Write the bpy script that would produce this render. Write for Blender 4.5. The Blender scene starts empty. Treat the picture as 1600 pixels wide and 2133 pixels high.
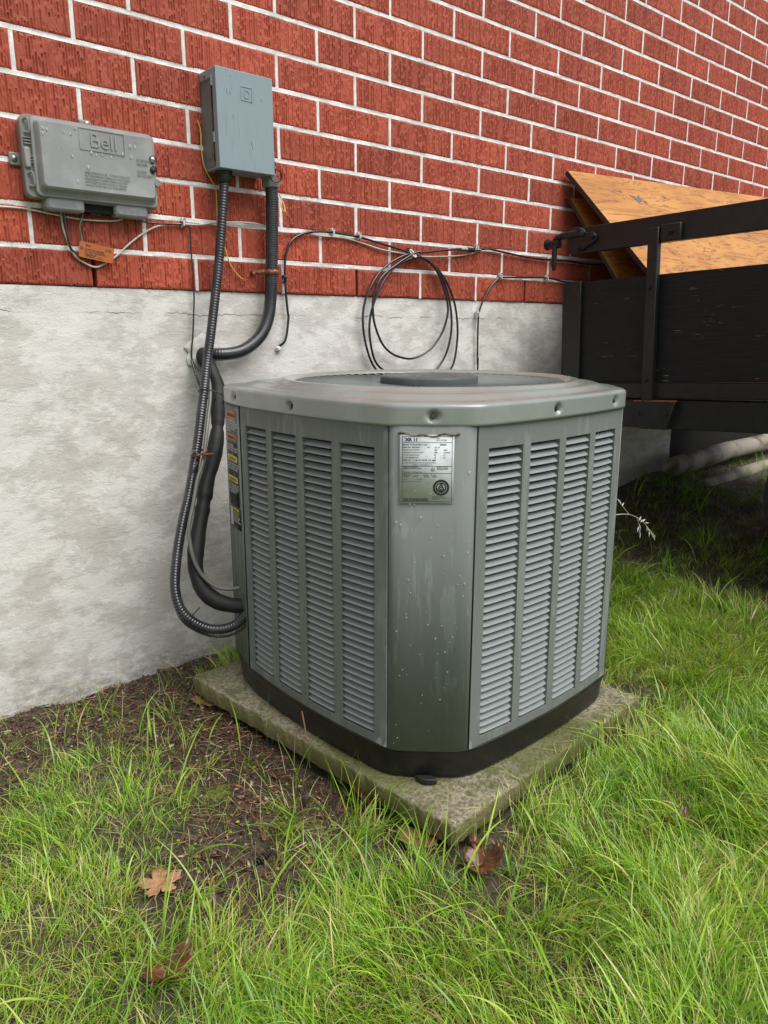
import bpy, bmesh, math, random
import numpy as np
from mathutils import Vector, Matrix, noise as mn
random.seed(7); np.random.seed(7)
R = math.radians
sc = bpy.context.scene
col = sc.collection

# ---------------------------------------------------------------- camera, sky, sun, exposure
cam_d = bpy.data.cameras.new('camera'); cam = bpy.data.objects.new('camera', cam_d); col.objects.link(cam)
sc.camera = cam
CAM = Vector((-0.68707, -1.88642, -0.09590))
YAW, PITCH = 0.704020, -0.239623
fw = Vector((math.sin(YAW)*math.cos(PITCH), math.cos(YAW)*math.cos(PITCH), math.sin(PITCH)))
cam.location = CAM
cam.rotation_euler = fw.to_track_quat('-Z', 'Y').to_euler()
cam_d.sensor_fit = 'VERTICAL'; cam_d.sensor_height = 36; cam_d.sensor_width = 36
cam_d.lens = 26.232; cam_d.clip_start = .02; cam_d.clip_end = 300

SUN_EL, SUN_AZ = 57, 166          # azimuth measured clockwise from +Y (the wall faces -Y)
world = bpy.data.worlds.new('World'); sc.world = world; world.use_nodes = True
wn = world.node_tree; wn.nodes.clear()
sky = wn.nodes.new('ShaderNodeTexSky'); sky.sky_type = 'NISHITA'; sky.sun_disc = False
sky.sun_elevation = R(SUN_EL); sky.sun_rotation = R(SUN_AZ); sky.air_density = 1.0; sky.dust_density = 1.5; sky.ozone_density = 1
hs = wn.nodes.new('ShaderNodeHueSaturation'); hs.inputs['Saturation'].default_value = .3
bg = wn.nodes.new('ShaderNodeBackground'); bg.inputs['Strength'].default_value = .05
wo = wn.nodes.new('ShaderNodeOutputWorld')
wn.links.new(sky.outputs[0], hs.inputs['Color']); wn.links.new(hs.outputs[0], bg.inputs[0]); wn.links.new(bg.outputs[0], wo.inputs[0])
sd = bpy.data.lights.new('sun', 'SUN'); sd.energy = 1.5; sd.angle = R(50); sd.color = (1, .97, .92)
sun = bpy.data.objects.new('sun', sd); col.objects.link(sun)
sdir = Vector((math.sin(R(SUN_AZ))*math.cos(R(SUN_EL)), math.cos(R(SUN_AZ))*math.cos(R(SUN_EL)), math.sin(R(SUN_EL))))
sun.rotation_euler = sdir.to_track_quat('Z', 'Y').to_euler(); sun.location = sdir*10
sc.view_settings.view_transform = 'Standard'; sc.view_settings.look = 'None'
sc.view_settings.exposure = 1.45; sc.view_settings.gamma = 1
sc.render.resolution_x = 768; sc.render.resolution_y = 1024

# ---------------------------------------------------------------- materials
class NT:
    def __init__(s, name):
        s.m = bpy.data.materials.new(name); s.m.use_nodes = True
        s.t = s.m.node_tree; s.t.nodes.clear()
        s.out = s.n('OutputMaterial'); s.b = s.n('BsdfPrincipled'); s.l(s.b, 'BSDF', s.out, 'Surface')
        s.co = s.n('TexCoord')
    def n(s, t, **k):
        x = s.t.nodes.new('ShaderNode'+t)
        for a, v in k.items(): setattr(x, a, v)
        return x
    def l(s, a, ao, b, bi): s.t.links.new(a.outputs[ao], b.inputs[bi])
    def mapping(s, scale, src='Object', loc=(0,0,0)):
        m = s.n('Mapping'); m.inputs['Scale'].default_value = scale if hasattr(scale, '__len__') else (scale,)*3
        m.inputs['Location'].default_value = loc
        s.l(s.co, src, m, 0); return m
    def noise(s, scale, detail=4, rough=.6, src='Object', loc=(0,0,0), dist=0):
        m = s.mapping(scale, src, loc); x = s.n('TexNoise'); x.inputs['Scale'].default_value = 1
        x.inputs['Detail'].default_value = detail; x.inputs['Roughness'].default_value = rough; x.inputs['Distortion'].default_value = dist
        s.l(m, 0, x, 'Vector'); return x
    def voro(s, scale, feature='F1', src='Object'):
        m = s.mapping(scale, src); x = s.n('TexVoronoi', feature=feature); x.inputs['Scale'].default_value = 1
        s.l(m, 0, x, 'Vector'); return x
    def ramp(s, src, so, p0, p1, v0=0., v1=1.):
        x = s.n('MapRange'); x.inputs[1].default_value = p0; x.inputs[2].default_value = p1
        x.inputs[3].default_value = v0; x.inputs[4].default_value = v1; x.interpolation_type = 'SMOOTHSTEP'
        s.l(src, so, x, 0); return x
    def math(s, op, a, b=None):
        x = s.n('Math', operation=op)
        for i, v in enumerate((a, b)):
            if v is None: continue
            if isinstance(v, (int, float)): x.inputs[i].default_value = v
            else: s.l(v[0], v[1], x, i)
        return x
    def mix(s, fac, a, b, mode='MIX'):
        x = s.n('Mix', data_type='RGBA', blend_type=mode)
        for i, v in ((0, fac), (6, a), (7, b)):
            if isinstance(v, (int, float)): x.inputs[i].default_value = v
            elif len(v) == 2 and not isinstance(v[0], (int, float)): s.l(v[0], v[1], x, i)
            else: x.inputs[i].default_value = (*v[:3], 1)
        return x
    def color(s, src, o=2): s.l(src, o, s.b, 'Base Color')
    def rough(s, v):
        if isinstance(v, (int, float)): s.b.inputs['Roughness'].default_value = v
        else: s.l(v[0], v[1], s.b, 'Roughness')
    def bump(s, src, so, strength=.5, dist=.001, prev=None):
        x = s.n('Bump'); x.inputs['Strength'].default_value = strength; x.inputs['Distance'].default_value = dist
        s.l(src, so, x, 'Height')
        if prev: s.l(prev, 0, x, 'Normal')
        s.l(x, 0, s.b, 'Normal'); return x

def simple(name, c, rough=.5, metal=0, c2=None, scale=30, bump=0, bscale=200, bdist=.0005, thr=(.45, .65), coat=0):
    t = NT(name); t.b.inputs['Base Color'].default_value = (*c, 1); t.rough(rough); t.b.inputs['Metallic'].default_value = metal
    if c2:
        n = t.noise(scale); r = t.ramp(n, 'Fac', *thr); t.color(t.mix((r, 0), c, c2))
    if bump:
        n = t.noise(bscale, 3); t.bump(n, 'Fac', bump, bdist)
    if coat: t.b.inputs['Coat Weight'].default_value = coat; t.b.inputs['Coat Roughness'].default_value = .15
    return t.m

def m_brick():
    t = NT('red_rug_faced_brick')
    oi = t.n('ObjectInfo')
    n1 = t.noise(9, 4, .6); n2 = t.noise((260, 260, 90), 3, .7)
    a = t.mix((t.ramp(n1, 'Fac', .3, .7), 0), (.33, .056, .027), (.41, .080, .040))
    b = t.mix((oi, 'Random'), (.82, .80, .82), (1.12, 1.12, 1.12)); c = t.mix(1.0, (a, 2), (b, 2), 'MULTIPLY')
    sp = t.ramp(n2, 'Fac', .55, .75); d = t.mix((sp, 0), (c, 2), (.24, .045, .026))
    n4 = t.noise((420, 420, 150), 2, .5, loc=(3, 1, 7)); e = t.mix((t.ramp(n4, 'Fac', .76, .80), 0), (d, 2), (.62, .52, .47))
    t.color(e); t.rough(.72)
    n3 = t.noise((420, 300, 260), 4, .7)
    t.bump(n3, 'Fac', .6, .0016)
    return t.m
def m_mortar():
    t = NT('white_mortar'); n = t.noise(40, 5, .7); n2 = t.noise(9, 3)
    a = t.mix((t.ramp(n, 'Fac', .35, .7), 0), (.60, .585, .57), (.82, .81, .80))
    c = t.mix((t.ramp(n2, 'Fac', .45, .8, 0, .5), 0), (a, 2), (.50, .47, .44)); t.color(c); t.rough(.85)
    t.bump(t.noise(260, 5, .75), 'Fac', .5, .0014)
    return t.m
def m_parging():
    t = NT('painted_parging')
    n1 = t.noise((6, 6, 11), 9, .74); n2 = t.noise((3.2, 3.2, 4.5), 9, .72, loc=(5, 2, 1)); n3 = t.noise((60, 60, 80), 5, .75)
    a = t.mix((t.ramp(n1, 'Fac', .46, .54), 0), (.545, .52, .49), (.67, .652, .625))
    b = t.mix((t.ramp(n2, 'Fac', .53, .60, 0, .24), 0), (a, 2), (.33, .27, .22))
    c = t.mix((t.ramp(n3, 'Fac', .56, .75, 0, .5), 0), (b, 2), (.36, .32, .28))
    # splash stains, damp moss and soil along the foot of the wall
    sep = t.n('SeparateXYZ'); t.l(t.co, 'Object', sep, 0)
    n5 = t.noise((7, 7, 7), 5, .7, loc=(1, 9, 4))
    hz = t.math('ADD', (sep, 'Z'), (t.math('MULTIPLY', (n5, 'Fac'), .45), 0))
    low = t.ramp(hz, 0, -.64, -.84); n4 = t.noise((24, 24, 50), 5, .75, loc=(3, 3, 3))
    lf = t.math('MULTIPLY', (low, 0), (t.ramp(n4, 'Fac', .36, .62, .08, .62), 0))
    d = t.mix((lf, 0), (c, 2), (.145, .125, .085))
    w = t.noise((3.3, 3.3, 60), 3, .6, loc=(9, 0, 2)); wf = t.math('MULTIPLY', (t.ramp(w, 'Fac', .56, .66, 0, .4), 0), (t.ramp(n1, 'Fac', .5, .65), 0))
    e = t.mix((wf, 0), (d, 2), (.80, .78, .75))
    # hairline crack below the brick
    nx = t.noise((12, 12, 0), 6, .8, loc=(0, 4, 0)); zc = t.math('ADD', (sep, 'Z'), .056); zz = t.math('ADD', (zc, 0), (t.math('MULTIPLY', (t.math('SUBTRACT', (nx, 'Fac'), .5), 0), .045), 0))
    cr = t.ramp(t.math('ABSOLUTE', (zz, 0)), 0, .0014, .0004); n6 = t.noise((5, 5, 0), 2, loc=(7, 0, 0)); cf = t.math('MULTIPLY', (cr, 0), (t.ramp(n6, 'Fac', .47, .55), 0))
    f = t.mix((cf, 0), (e, 2), (.16, .14, .12)); t.color(f); t.rough(.8)
    bb = t.bump(t.noise((22, 22, 48), 8, .72, dist=.8), 'Fac', .5, .005)
    bb = t.bump(t.noise(240, 5, .75), 'Fac', .6, .003, bb)
    t.bump(t.math('SUBTRACT', 1., (cf, 0)), 0, .8, .003, bb)
    return t.m
def m_paint(name, c, lighter, rough=.33, streak=.5, dirt=None, fine=.35):
    t = NT(name)
    s = t.noise((48, 48, 6), 5, .65); f = t.noise(6, 4, .6, loc=(4, 1, 2)); g = t.noise((120, 120, 14), 3, .6)
    a = t.mix((t.math('MULTIPLY', (t.ramp(s, 'Fac', .54, .558, 0, streak), 0), (t.ramp(f, 'Fac', .44, .52), 0)), 0), c, lighter)
    b = t.mix((t.ramp(g, 'Fac', .52, .75, 0, fine), 0), (a, 2), tuple(v*.72 for v in c))
    if dirt:
        sep = t.n('SeparateXYZ'); t.l(t.co, 'Generated', sep, 0)
        nd = t.noise((18, 18, 6), 5, .7); hz = t.math('ADD', (sep, 'Z'), (t.math('MULTIPLY', (nd, 'Fac'), .3), 0))
        b = t.mix((t.ramp(hz, 0, .26, .08, 0, .3), 0), (b, 2), dirt)
    t.color(b); t.rough((t.ramp(s, 'Fac', .4, .65, rough+.12, rough-.08), 0))
    t.b.inputs['Specular IOR Level'].default_value = .14
    if fine > .2: t.bump(t.noise(420, 2, .5), 'Fac', .08, .0006)
    return t.m
def m_slab():
    t = NT('mossy_concrete'); n1 = t.noise(14, 6, .7); n2 = t.noise(110, 5, .75); n3 = t.noise(5, 4, .6, loc=(2, 5, 0))
    a = t.mix((t.ramp(n2, 'Fac', .38, .62), 0), (.19, .16, .10), (.44, .40, .29))
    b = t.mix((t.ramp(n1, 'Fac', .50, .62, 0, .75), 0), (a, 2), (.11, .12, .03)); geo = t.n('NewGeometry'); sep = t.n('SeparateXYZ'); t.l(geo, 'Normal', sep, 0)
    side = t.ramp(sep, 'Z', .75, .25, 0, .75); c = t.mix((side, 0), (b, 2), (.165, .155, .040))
    sp = t.noise((2.0, 2.0, 2.0), 3, .5, loc=(1.3, 0, 0)); d = t.mix((t.ramp(sp, 'Fac', .5, .62, 0, .7), 0), (c, 2), (.11, .13, .022)); t.color(d)
    t.rough((t.ramp(n3, 'Fac', .4, .6, .35, .8), 0)); bb = t.bump(n2, 'Fac', 1., .009); t.bump(t.noise(420, 4, .7), 'Fac', .5, .0015, bb)
    return t.m
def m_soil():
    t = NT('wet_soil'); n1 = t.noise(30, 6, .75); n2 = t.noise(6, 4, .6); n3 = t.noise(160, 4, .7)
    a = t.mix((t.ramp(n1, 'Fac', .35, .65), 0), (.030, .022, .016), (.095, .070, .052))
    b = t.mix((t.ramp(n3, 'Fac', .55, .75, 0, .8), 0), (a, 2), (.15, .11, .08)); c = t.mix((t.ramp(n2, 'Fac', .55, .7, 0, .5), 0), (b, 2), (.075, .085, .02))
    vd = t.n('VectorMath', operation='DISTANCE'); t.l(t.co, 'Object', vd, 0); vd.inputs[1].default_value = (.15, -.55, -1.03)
    lawn = t.mix((t.ramp(n3, 'Fac', .35, .65), 0), (.075, .115, .020), (.20, .26, .045)); sx = t.n('SeparateXYZ'); t.l(t.co, 'Object', sx, 0); fac = t.math('MULTIPLY', (t.ramp(vd, 'Value', .95, 1.4, 0, .85), 0), (t.ramp(sx, 'X', 1.75, 1.45), 0)); c = t.mix((fac, 0), (c, 2), (lawn, 2))  # lawn green masked off under the trailer; dark soil colour deepens the shade there
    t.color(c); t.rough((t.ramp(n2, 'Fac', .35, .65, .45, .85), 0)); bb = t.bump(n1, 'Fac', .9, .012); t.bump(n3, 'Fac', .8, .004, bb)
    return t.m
def m_ply():
    t = NT('orange_plywood'); w = t.noise((2.2, 13, 13), 7, .62, dist=2.2); q = t.math('MULTIPLY', (w, 'Fac'), 6.); fr = t.math('FRACT', (q, 0)); tri = t.math('ABSOLUTE', (t.math('SUBTRACT', (fr, 0), .5), 0))
    n0 = t.noise((3, 6, 6), 4, .6, loc=(4, 4, 4)); a0 = t.mix((t.ramp(n0, 'Fac', .35, .65), 0), (.50, .235, .055), (.37, .150, .030))
    a = t.mix((t.ramp(tri, 0, .0, .2, .8, 0), 0), (a0, 2), (.13, .040, .006)); n = t.noise((14, 160, 160), 4, .7); b = t.mix((t.ramp(n, 'Fac', .45, .75, 0, .4), 0), (a, 2), (.50, .25, .08))
    v = t.voro((5, 8, 8)); k = t.ramp(v, 'Distance', .11, .05); c = t.mix((t.math('MULTIPLY', (k, 0), .85), 0), (b, 2), (.12, .05, .02))
    n2 = t.noise((4, 9, 9), 5, .65, loc=(2, 2, 2)); d = t.mix((t.ramp(n2, 'Fac', .60, .72, 0, .75), 0), (c, 2), (.12, .08, .055))
    t.color(d); t.rough(.5); t.bump(n, 'Fac', .2, .0008); return t.m
def m_blackwood():
    t = NT('black_painted_board'); n = t.noise((3, 9, 190), 4, .65); n2 = t.noise((2, 14, 300), 3, .6, loc=(1, 2, 3)); f = t.noise((1, 5, 7), 2, loc=(2, 0, 1))
    a = t.mix((t.ramp(n, 'Fac', .4, .7), 0), (.0045, .005, .0062), (.011, .0115, .013))
    k = t.math('MULTIPLY', (t.ramp(n2, 'Fac', .665, .68), 0), (t.ramp(f, 'Fac', .52, .58), 0)); t.color(t.mix((k, 0), (a, 2), (.30, .24, .17)))
    t.rough(.5); t.b.inputs['Specular IOR Level'].default_value = .3; t.bump(n, 'Fac', .5, .0015); return t.m
def m_grass(name, ramp_cols, trans=.28):
    t = NT(name); at = t.n('Attribute', attribute_name='tint'); sep = t.n('SeparateXYZ'); t.l(at, 'Vector', sep, 0)
    cr = t.n('ValToRGB'); e = cr.color_ramp.elements
    while len(e) < len(ramp_cols): e.new(.5)
    for i, (p, c) in enumerate(ramp_cols): e[i].position = p; e[i].color = (*c, 1)
    t.l(sep, 'X', cr, 0)
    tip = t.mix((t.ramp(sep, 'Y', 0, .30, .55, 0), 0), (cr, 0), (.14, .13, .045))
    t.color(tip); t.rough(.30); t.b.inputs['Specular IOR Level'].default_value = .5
    tr = t.n('BsdfTranslucent'); br = t.mix(1.0, (tip, 2), (1.3, 1.35, .5), 'MULTIPLY'); t.l(br, 2, tr, 0); mx = t.n('MixShader'); mx.inputs[0].default_value = trans
    t.l(t.b, 0, mx, 1); t.l(tr, 0, mx, 2); t.l(mx, 0, t.out, 'Surface'); return t.m
def m_leaf(name, c, c2, rough):
    t = NT(name); n = t.noise(45, 5, .7); t.color(t.mix((t.ramp(n, 'Fac', .35, .65), 0), c, c2)); t.rough(rough); t.bump(t.noise(90, 4, .6), 'Fac', .6, .002)
    t.b.inputs['Coat Weight'].default_value = .2 if rough < .4 else 0; t.b.inputs['Coat Roughness'].default_value = .12; return t.m
def m_chip():
    t = NT('debris'); at = t.n('Attribute', attribute_name='tint'); sep = t.n('SeparateXYZ'); t.l(at, 'Vector', sep, 0)
    cr = t.n('ValToRGB'); e = cr.color_ramp.elements; cs = [(0, (.05, .03, .02)), (.5, (.11, .06, .038)), (.8, (.20, .085, .042)), (.93, (.30, .19, .11)), (1, (.42, .36, .28))]
    while len(e) < len(cs): e.new(.5)
    for i, (p, c) in enumerate(cs): e[i].position = p; e[i].color = (*c, 1)
    t.l(sep, 'X', cr, 0); t.color(cr, 0); t.rough(.45); return t.m

MAT = dict(
    brick=m_brick(), mortar=m_mortar(), parging=m_parging(), slab=m_slab(), soil=m_soil(), ply=m_ply(), bwood=m_blackwood(),
    nearblack=simple('near_black', (.008, .007, .006), .9),
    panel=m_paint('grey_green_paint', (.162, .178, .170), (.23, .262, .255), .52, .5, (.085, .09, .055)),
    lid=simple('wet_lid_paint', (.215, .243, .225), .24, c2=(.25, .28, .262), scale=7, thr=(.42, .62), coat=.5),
    cap=m_paint('fan_cap_paint', (.085, .100, .104), (.14, .16, .165), .35, .3),
    slat=m_paint('louver_paint', (.225, .250, .25), (.36, .385, .385), .40, 0),
    pan=simple('black_plastic_base', (.006, .006, .007), .42, c2=(.014, .013, .011), scale=25, bump=.25, bscale=80, bdist=.002),
    coil=simple('coil_fins', (.012, .012, .012), .7),
    steel=simple('zinc_screw', (.34, .33, .32), .32, .9), hexhead=simple('weathered_hex_screw', (.10, .10, .095), .4, .6), darksteel=simple('black_painted_steel', (.0055, .006, .007), .42, 0, c2=(.011, .010, .010), scale=40, bump=.35, bscale=120, bdist=.001),
    rust=simple('rusty_strap', (.20, .07, .035), .7, .3, c2=(.33, .15, .09), scale=120), rubber=simple('black_rubber', (.010, .010, .010), .6, bump=.2, bscale=300),
    conduit=simple('black_pvc_conduit', (.019, .020, .024), .27, c2=(.035, .036, .040), scale=20, coat=.3), foam=simple('black_foam_insulation', (.008, .008, .009), .62, bump=.5, bscale=240, bdist=.0015),
    cable=simple('black_cable', (.012, .012, .013), .25, coat=.4), greycable=simple('grey_cable', (.14, .14, .13), .4), white=simple('white_cable', (.56, .53, .47), .45, c2=(.42, .39, .33), scale=30),
    yellow=simple('yellow_wire', (.58, .44, .07), .4), copper=simple('copper_strand', (.42, .16, .09), .4, .7), clip=simple('white_nylon', (.62, .62, .60), .4),
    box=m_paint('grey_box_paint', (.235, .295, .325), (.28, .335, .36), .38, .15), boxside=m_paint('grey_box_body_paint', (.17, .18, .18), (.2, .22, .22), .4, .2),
    bell=simple('grey_abs_plastic', (.235, .243, .245), .36, c2=(.28, .285, .28), scale=14, bump=.15, bscale=500, bdist=.0005), bellside=simple('grey_abs_plastic_housing', (.20, .20, .19), .45, bump=.2, bscale=400),
    water=None, tag=simple('orange_tag', (.40, .105, .02), .35), ink=simple('black_ink', (.02, .02, .02), .6), inkgrey=simple('grey_ink', (.10, .10, .10), .6), paper=simple('label_stock', (.52, .555, .565), .75, c2=(.42, .46, .48), scale=25),
    orange=simple('orange_print', (.50, .15, .05), .5), yprint=simple('yellow_print', (.55, .50, .04), .5), blacklabel=simple('black_label', (.012, .012, .014), .4), wprint=simple('white_print', (.50, .50, .48), .5), glue=simple('old_adhesive', (.05, .04, .018), .5, c2=(.11, .095, .055), scale=150),
    pipe=simple('white_pvc_pipe', (.34, .31, .25), .6, c2=(.12, .09, .06), scale=9), redbox=simple('dark_red_plastic', (.16, .012, .010), .5), bark=simple('dark_bark', (.028, .018, .014), .6, bump=.8, bscale=150, bdist=.003),
    grass=m_grass('grass_blades', [(0, (.030, .090, .010)), (.22, (.080, .215, .016)), (.48, (.205, .385, .024)), (.75, (.34, .51, .045)), (.87, (.45, .60, .10)), (.93, (.56, .50, .20)), (1, (.54, .40, .20))]),
    chip=m_chip(), leafdark=m_leaf('wet_brown_leaf', (.06, .018, .008), (.16, .05, .024), .36), leaftan=m_leaf('tan_leaf', (.44, .24, .14), (.30, .15, .08), .5), leafyellow=m_leaf('ochre_leaf', (.20, .12, .05), (.13, .075, .03), .5), moss=simple('moss', (.075, .10, .012), .9, c2=(.13, .15, .02), scale=80, bump=.9, bscale=300, bdist=.004),
    tyre=simple('tyre_rubber', (.012, .012, .012), .7), drip=simple('white_speck', (.7, .66, .6), .7))
def m_water():
    t = NT('water_drops'); t.b.inputs['Base Color'].default_value = (1, 1, 1, 1); t.rough(.02); t.b.inputs['Transmission Weight'].default_value = .82; t.b.inputs['IOR'].default_value = 1.33; return t.m
MAT['water'] = m_water()

# ---------------------------------------------------------------- mesh helpers
def link(o, parent=None):
    col.objects.link(o)
    if parent is not None: o.parent = parent
    return o
def tag(o, label=None, cat=None, group=None, kind=None):
    if label: o['label'] = label
    if cat: o['category'] = cat
    if group: o['group'] = group
    if kind: o['kind'] = kind
    return o
def thing(name, label, cat, loc=(0,0,0), rot=(0,0,0), group=None):
    o = bpy.data.objects.new(name, None); o.location = loc; o.rotation_euler = rot; o.empty_display_size = .05
    return tag(link(o), label, cat, group)
def smooth_path(p, sub=6, closed=False):
    p = [Vector(q) for q in p]; out = []; n = len(p)
    for i in range(n-1):
        a, b, c, d = p[max(i-1, 0)], p[i], p[i+1], p[min(i+2, n-1)]
        for k in range(sub):
            t = k/sub
            out.append(.5*((2*b)+(c-a)*t+(2*a-5*b+4*c-d)*t*t+(3*b-a-3*c+d)*t**3))
    out.append(p[-1]); return out
def resample(p, step):
    d = [0]
    for a, b in zip(p, p[1:]): d.append(d[-1]+(b-a).length)
    n = max(2, int(d[-1]/step)); out = []; j = 0
    for i in range(n+1):
        s = d[-1]*i/n
        while j < len(p)-2 and d[j+1] < s: j += 1
        f = (s-d[j])/max(1e-9, d[j+1]-d[j]); out.append(p[j].lerp(p[j+1], f))
    return out
class MB:
    def __init__(s): s.v = []; s.f = []
    def add(s, vs, fs):
        o = len(s.v); s.v += [tuple(v) for v in vs]; s.f += [tuple(i+o for i in f) for f in fs]; return s
    def box(s, a, b):
        x0, y0, z0 = a; x1, y1, z1 = b
        return s.add([(x0,y0,z0),(x1,y0,z0),(x1,y1,z0),(x0,y1,z0),(x0,y0,z1),(x1,y0,z1),(x1,y1,z1),(x0,y1,z1)],
                     [(0,3,2,1),(4,5,6,7),(0,1,5,4),(1,2,6,5),(2,3,7,6),(3,0,4,7)])
    def grid(s, P, flip=False, close=False):
        n, m = len(P), len(P[0]); vs = [p for r in P for p in r]; fs = []
        for i in range(n-1):
            for j in range(m if close else m-1):
                k = (j+1) % m; f = (i*m+j, i*m+k, (i+1)*m+k, (i+1)*m+j); fs.append(f[::-1] if flip else f)
        return s.add(vs, fs)
    def fan(s, ring, flip=False):
        c = sum((Vector(r) for r in ring), Vector())/len(ring); n = len(ring)
        return s.add([c]+list(ring), [((0, 1+i, 1+(i+1) % n) if not flip else (0, 1+(i+1) % n, 1+i)) for i in range(n)])
    def tube(s, pts, r, n=10, caps=True):
        pts = [Vector(p) for p in pts]; m = len(pts); rings = []
        t0 = (pts[1]-pts[0]).normalized(); up = Vector((0,0,1)) if abs(t0.z) < .9 else Vector((1,0,0)); u = t0.cross(up).normalized()
        for i in range(m):
            t = (pts[min(i+1, m-1)]-pts[max(i-1, 0)]).normalized(); u = (u-t*u.dot(t)).normalized(); w = t.cross(u)
            rr = r(i, m) if callable(r) else r
            rings.append([pts[i]+(u*math.cos(a)+w*math.sin(a))*rr for a in [2*math.pi*k/n for k in range(n)]])
        s.grid(rings, close=True)
        if caps: s.fan(rings[0], True); s.fan(rings[-1])
        return s
    def cyl(s, a, b, r, n=16, r2=None):
        return s.tube([a, b], (lambda i, m: r if i == 0 else (r if r2 is None else r2)), n)
    def lathe(s, prof, o=(0,0,0), axis='Z', n=32):
        rings = []
        for r, h in prof:
            ring = []
            for k in range(n):
                a = 2*math.pi*k/n; c, d = r*math.cos(a), r*math.sin(a)
                p = (c, d, h) if axis == 'Z' else ((c, -h, d) if axis == 'Y' else (-h, c, d))
                ring.append((p[0]+o[0], p[1]+o[1], p[2]+o[2]))
            rings.append(ring)
        return s.grid(rings, close=True)
    def prism(s, poly, f0, f1):          # poly: 2D list; f0/f1 map a 2D point to 3D
        a = [f0(*p) for p in poly]; b = [f1(*p) for p in poly]; n = len(poly)
        return s.add(a+b, [tuple(range(n))[::-1], tuple(range(n, 2*n))]+[(i, (i+1) % n, n+(i+1) % n, n+i) for i in range(n)])
    def mesh(s, name, mat, angle=35):
        me = bpy.data.meshes.new(name); me.from_pydata(s.v, [], s.f); me.materials.append(MAT[mat] if isinstance(mat, str) else mat)
        bm = bmesh.new(); bm.from_mesh(me); bmesh.ops.recalc_face_normals(bm, faces=bm.faces) if s.fixn else None; bm.to_mesh(me); bm.free()
        me.shade_smooth(); me.set_sharp_from_angle(angle=R(angle)); return me
    fixn = True
    def build(s, name, mat, parent=None, bevel=0, angle=35, loc=None):
        o = bpy.data.objects.new(name, s.mesh(name, mat, angle)); link(o, parent)
        if loc: o.location = loc
        if bevel:
            b = o.modifiers.new('bevel', 'BEVEL'); b.width = bevel; b.segments = 2; b.limit_method = 'ANGLE'; b.angle_limit = R(40)
            b.harden_normals = False
        return o
def text(name, body, size, mat, M, parent, extrude=0.0002, align='LEFT', sx=1, bold=0):
    c = bpy.data.curves.new(name, 'FONT'); c.body = body; c.size = size; c.extrude = extrude; c.align_x = align; c.offset = bold
    c.space_line = 1.05; c.materials.append(MAT[mat]); o = bpy.data.objects.new(name, c); link(o, parent); o.matrix_local = M @ Matrix.Diagonal((sx, 1, 1, 1)); return o
def rrect(x0, x1, z0, z1, r, n=5):
    out = []
    for cx, cz, a0 in ((x1-r, z1-r, 0), (x0+r, z1-r, 90), (x0+r, z0+r, 180), (x1-r, z0+r, 270)):
        for k in range(n+1):
            a = R(a0+90*k/n); out.append((cx+r*math.cos(a), cz+r*math.sin(a)))
    return out
def vnoise(x, y, seed=0):
    x = np.asarray(x, float); y = np.asarray(y, float); xi = np.floor(x).astype(np.int64); yi = np.floor(y).astype(np.int64); fx = x-xi; fy = y-yi
    fx = fx*fx*(3-2*fx); fy = fy*fy*(3-2*fy)
    def h(a, b):
        n = (a*374761393+b*668265263+seed*1442695041) & 0x7fffffff; n = ((n ^ (n >> 13))*1274126177) & 0x7fffffff; return ((n ^ (n >> 16)) & 0xffff)/65535.
    return (h(xi, yi)*(1-fx)+h(xi+1, yi)*fx)*(1-fy)+(h(xi, yi+1)*(1-fx)+h(xi+1, yi+1)*fx)*fy
def fbm(x, y, seed=0, o=4):
    s = 0; a = .5
    for k in range(o): s = s+a*vnoise(x*2**k, y*2**k, seed+k*17); a *= .5
    return s
PI = math.pi
FRONT = lambda x, y, z: Matrix.Translation((x, y, z)) @ Matrix.Rotation(PI/2, 4, 'X')    # a sheet facing -Y, reading left to right along +X

# ---------------------------------------------------------------- ground
SOIL = [(-.348,-.0),(.019,-.0),(.18,-.0),(.183,-.42),(.185,-.94),(.074,-.935),(.118,-.819),(-.007,-.83),(-.105,-.899),(-.142,-.943),(-.199,-.915),(-.242,-.767),(-.12,-.696),(-.059,-.537),(-.082,-.367),(-.221,-.195),(-.335,-.256),(-.411,-.328),(-.55,-.36),(-.6,0)]
SLAB = [(.169,-1.073),(.870,-1.024),(.795,-.160),(.085,-.209)]
def inside(poly, x, y):
    r = np.zeros(np.shape(x), bool); n = len(poly)
    for i in range(n):
        (x1, y1), (x2, y2) = poly[i], poly[(i+1) % n]
        c = ((y1 > y) != (y2 > y)) & (x < (x2-x1)*(y-y1)/((y2-y1) or 1e-9)+x1); r ^= c
    return r
def pdist(poly, x, y):
    d = np.full(np.shape(x), 9.)
    n = len(poly)
    for i in range(n):
        (x1, y1), (x2, y2) = poly[i], poly[(i+1) % n]; dx, dy = x2-x1, y2-y1
        t = np.clip(((x-x1)*dx+(y-y1)*dy)/(dx*dx+dy*dy), 0, 1); d = np.minimum(d, np.hypot(x-x1-t*dx, y-y1-t*dy))
    return d
def gz(x, y):
    x = np.asarray(x, float); y = np.asarray(y, float)
    z = -1.037+.022*(fbm(x*3+7, y*3+3, 5)-.47)*2+.008*(fbm(x*14, y*14, 9)-.47)*2
    s = np.clip((x-.95)/1.5, 0, 1.12); z = z+.235*s*np.clip(1-(np.abs(y)-.0)/2.6, .25, 1)
    e = np.clip((-.35-x)/1., 0, 1); z = z-.03*e
    return z
xs = np.concatenate([-np.geomspace(30, 1.6, 22), np.arange(-1.5, 2.6, .018), np.geomspace(2.6, 40, 26)])
ys = np.concatenate([-np.geomspace(30, 2.5, 24), np.arange(-2.4, .06, .018), [.1, .3, 1, 3, 8, 20, 40]])
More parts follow.
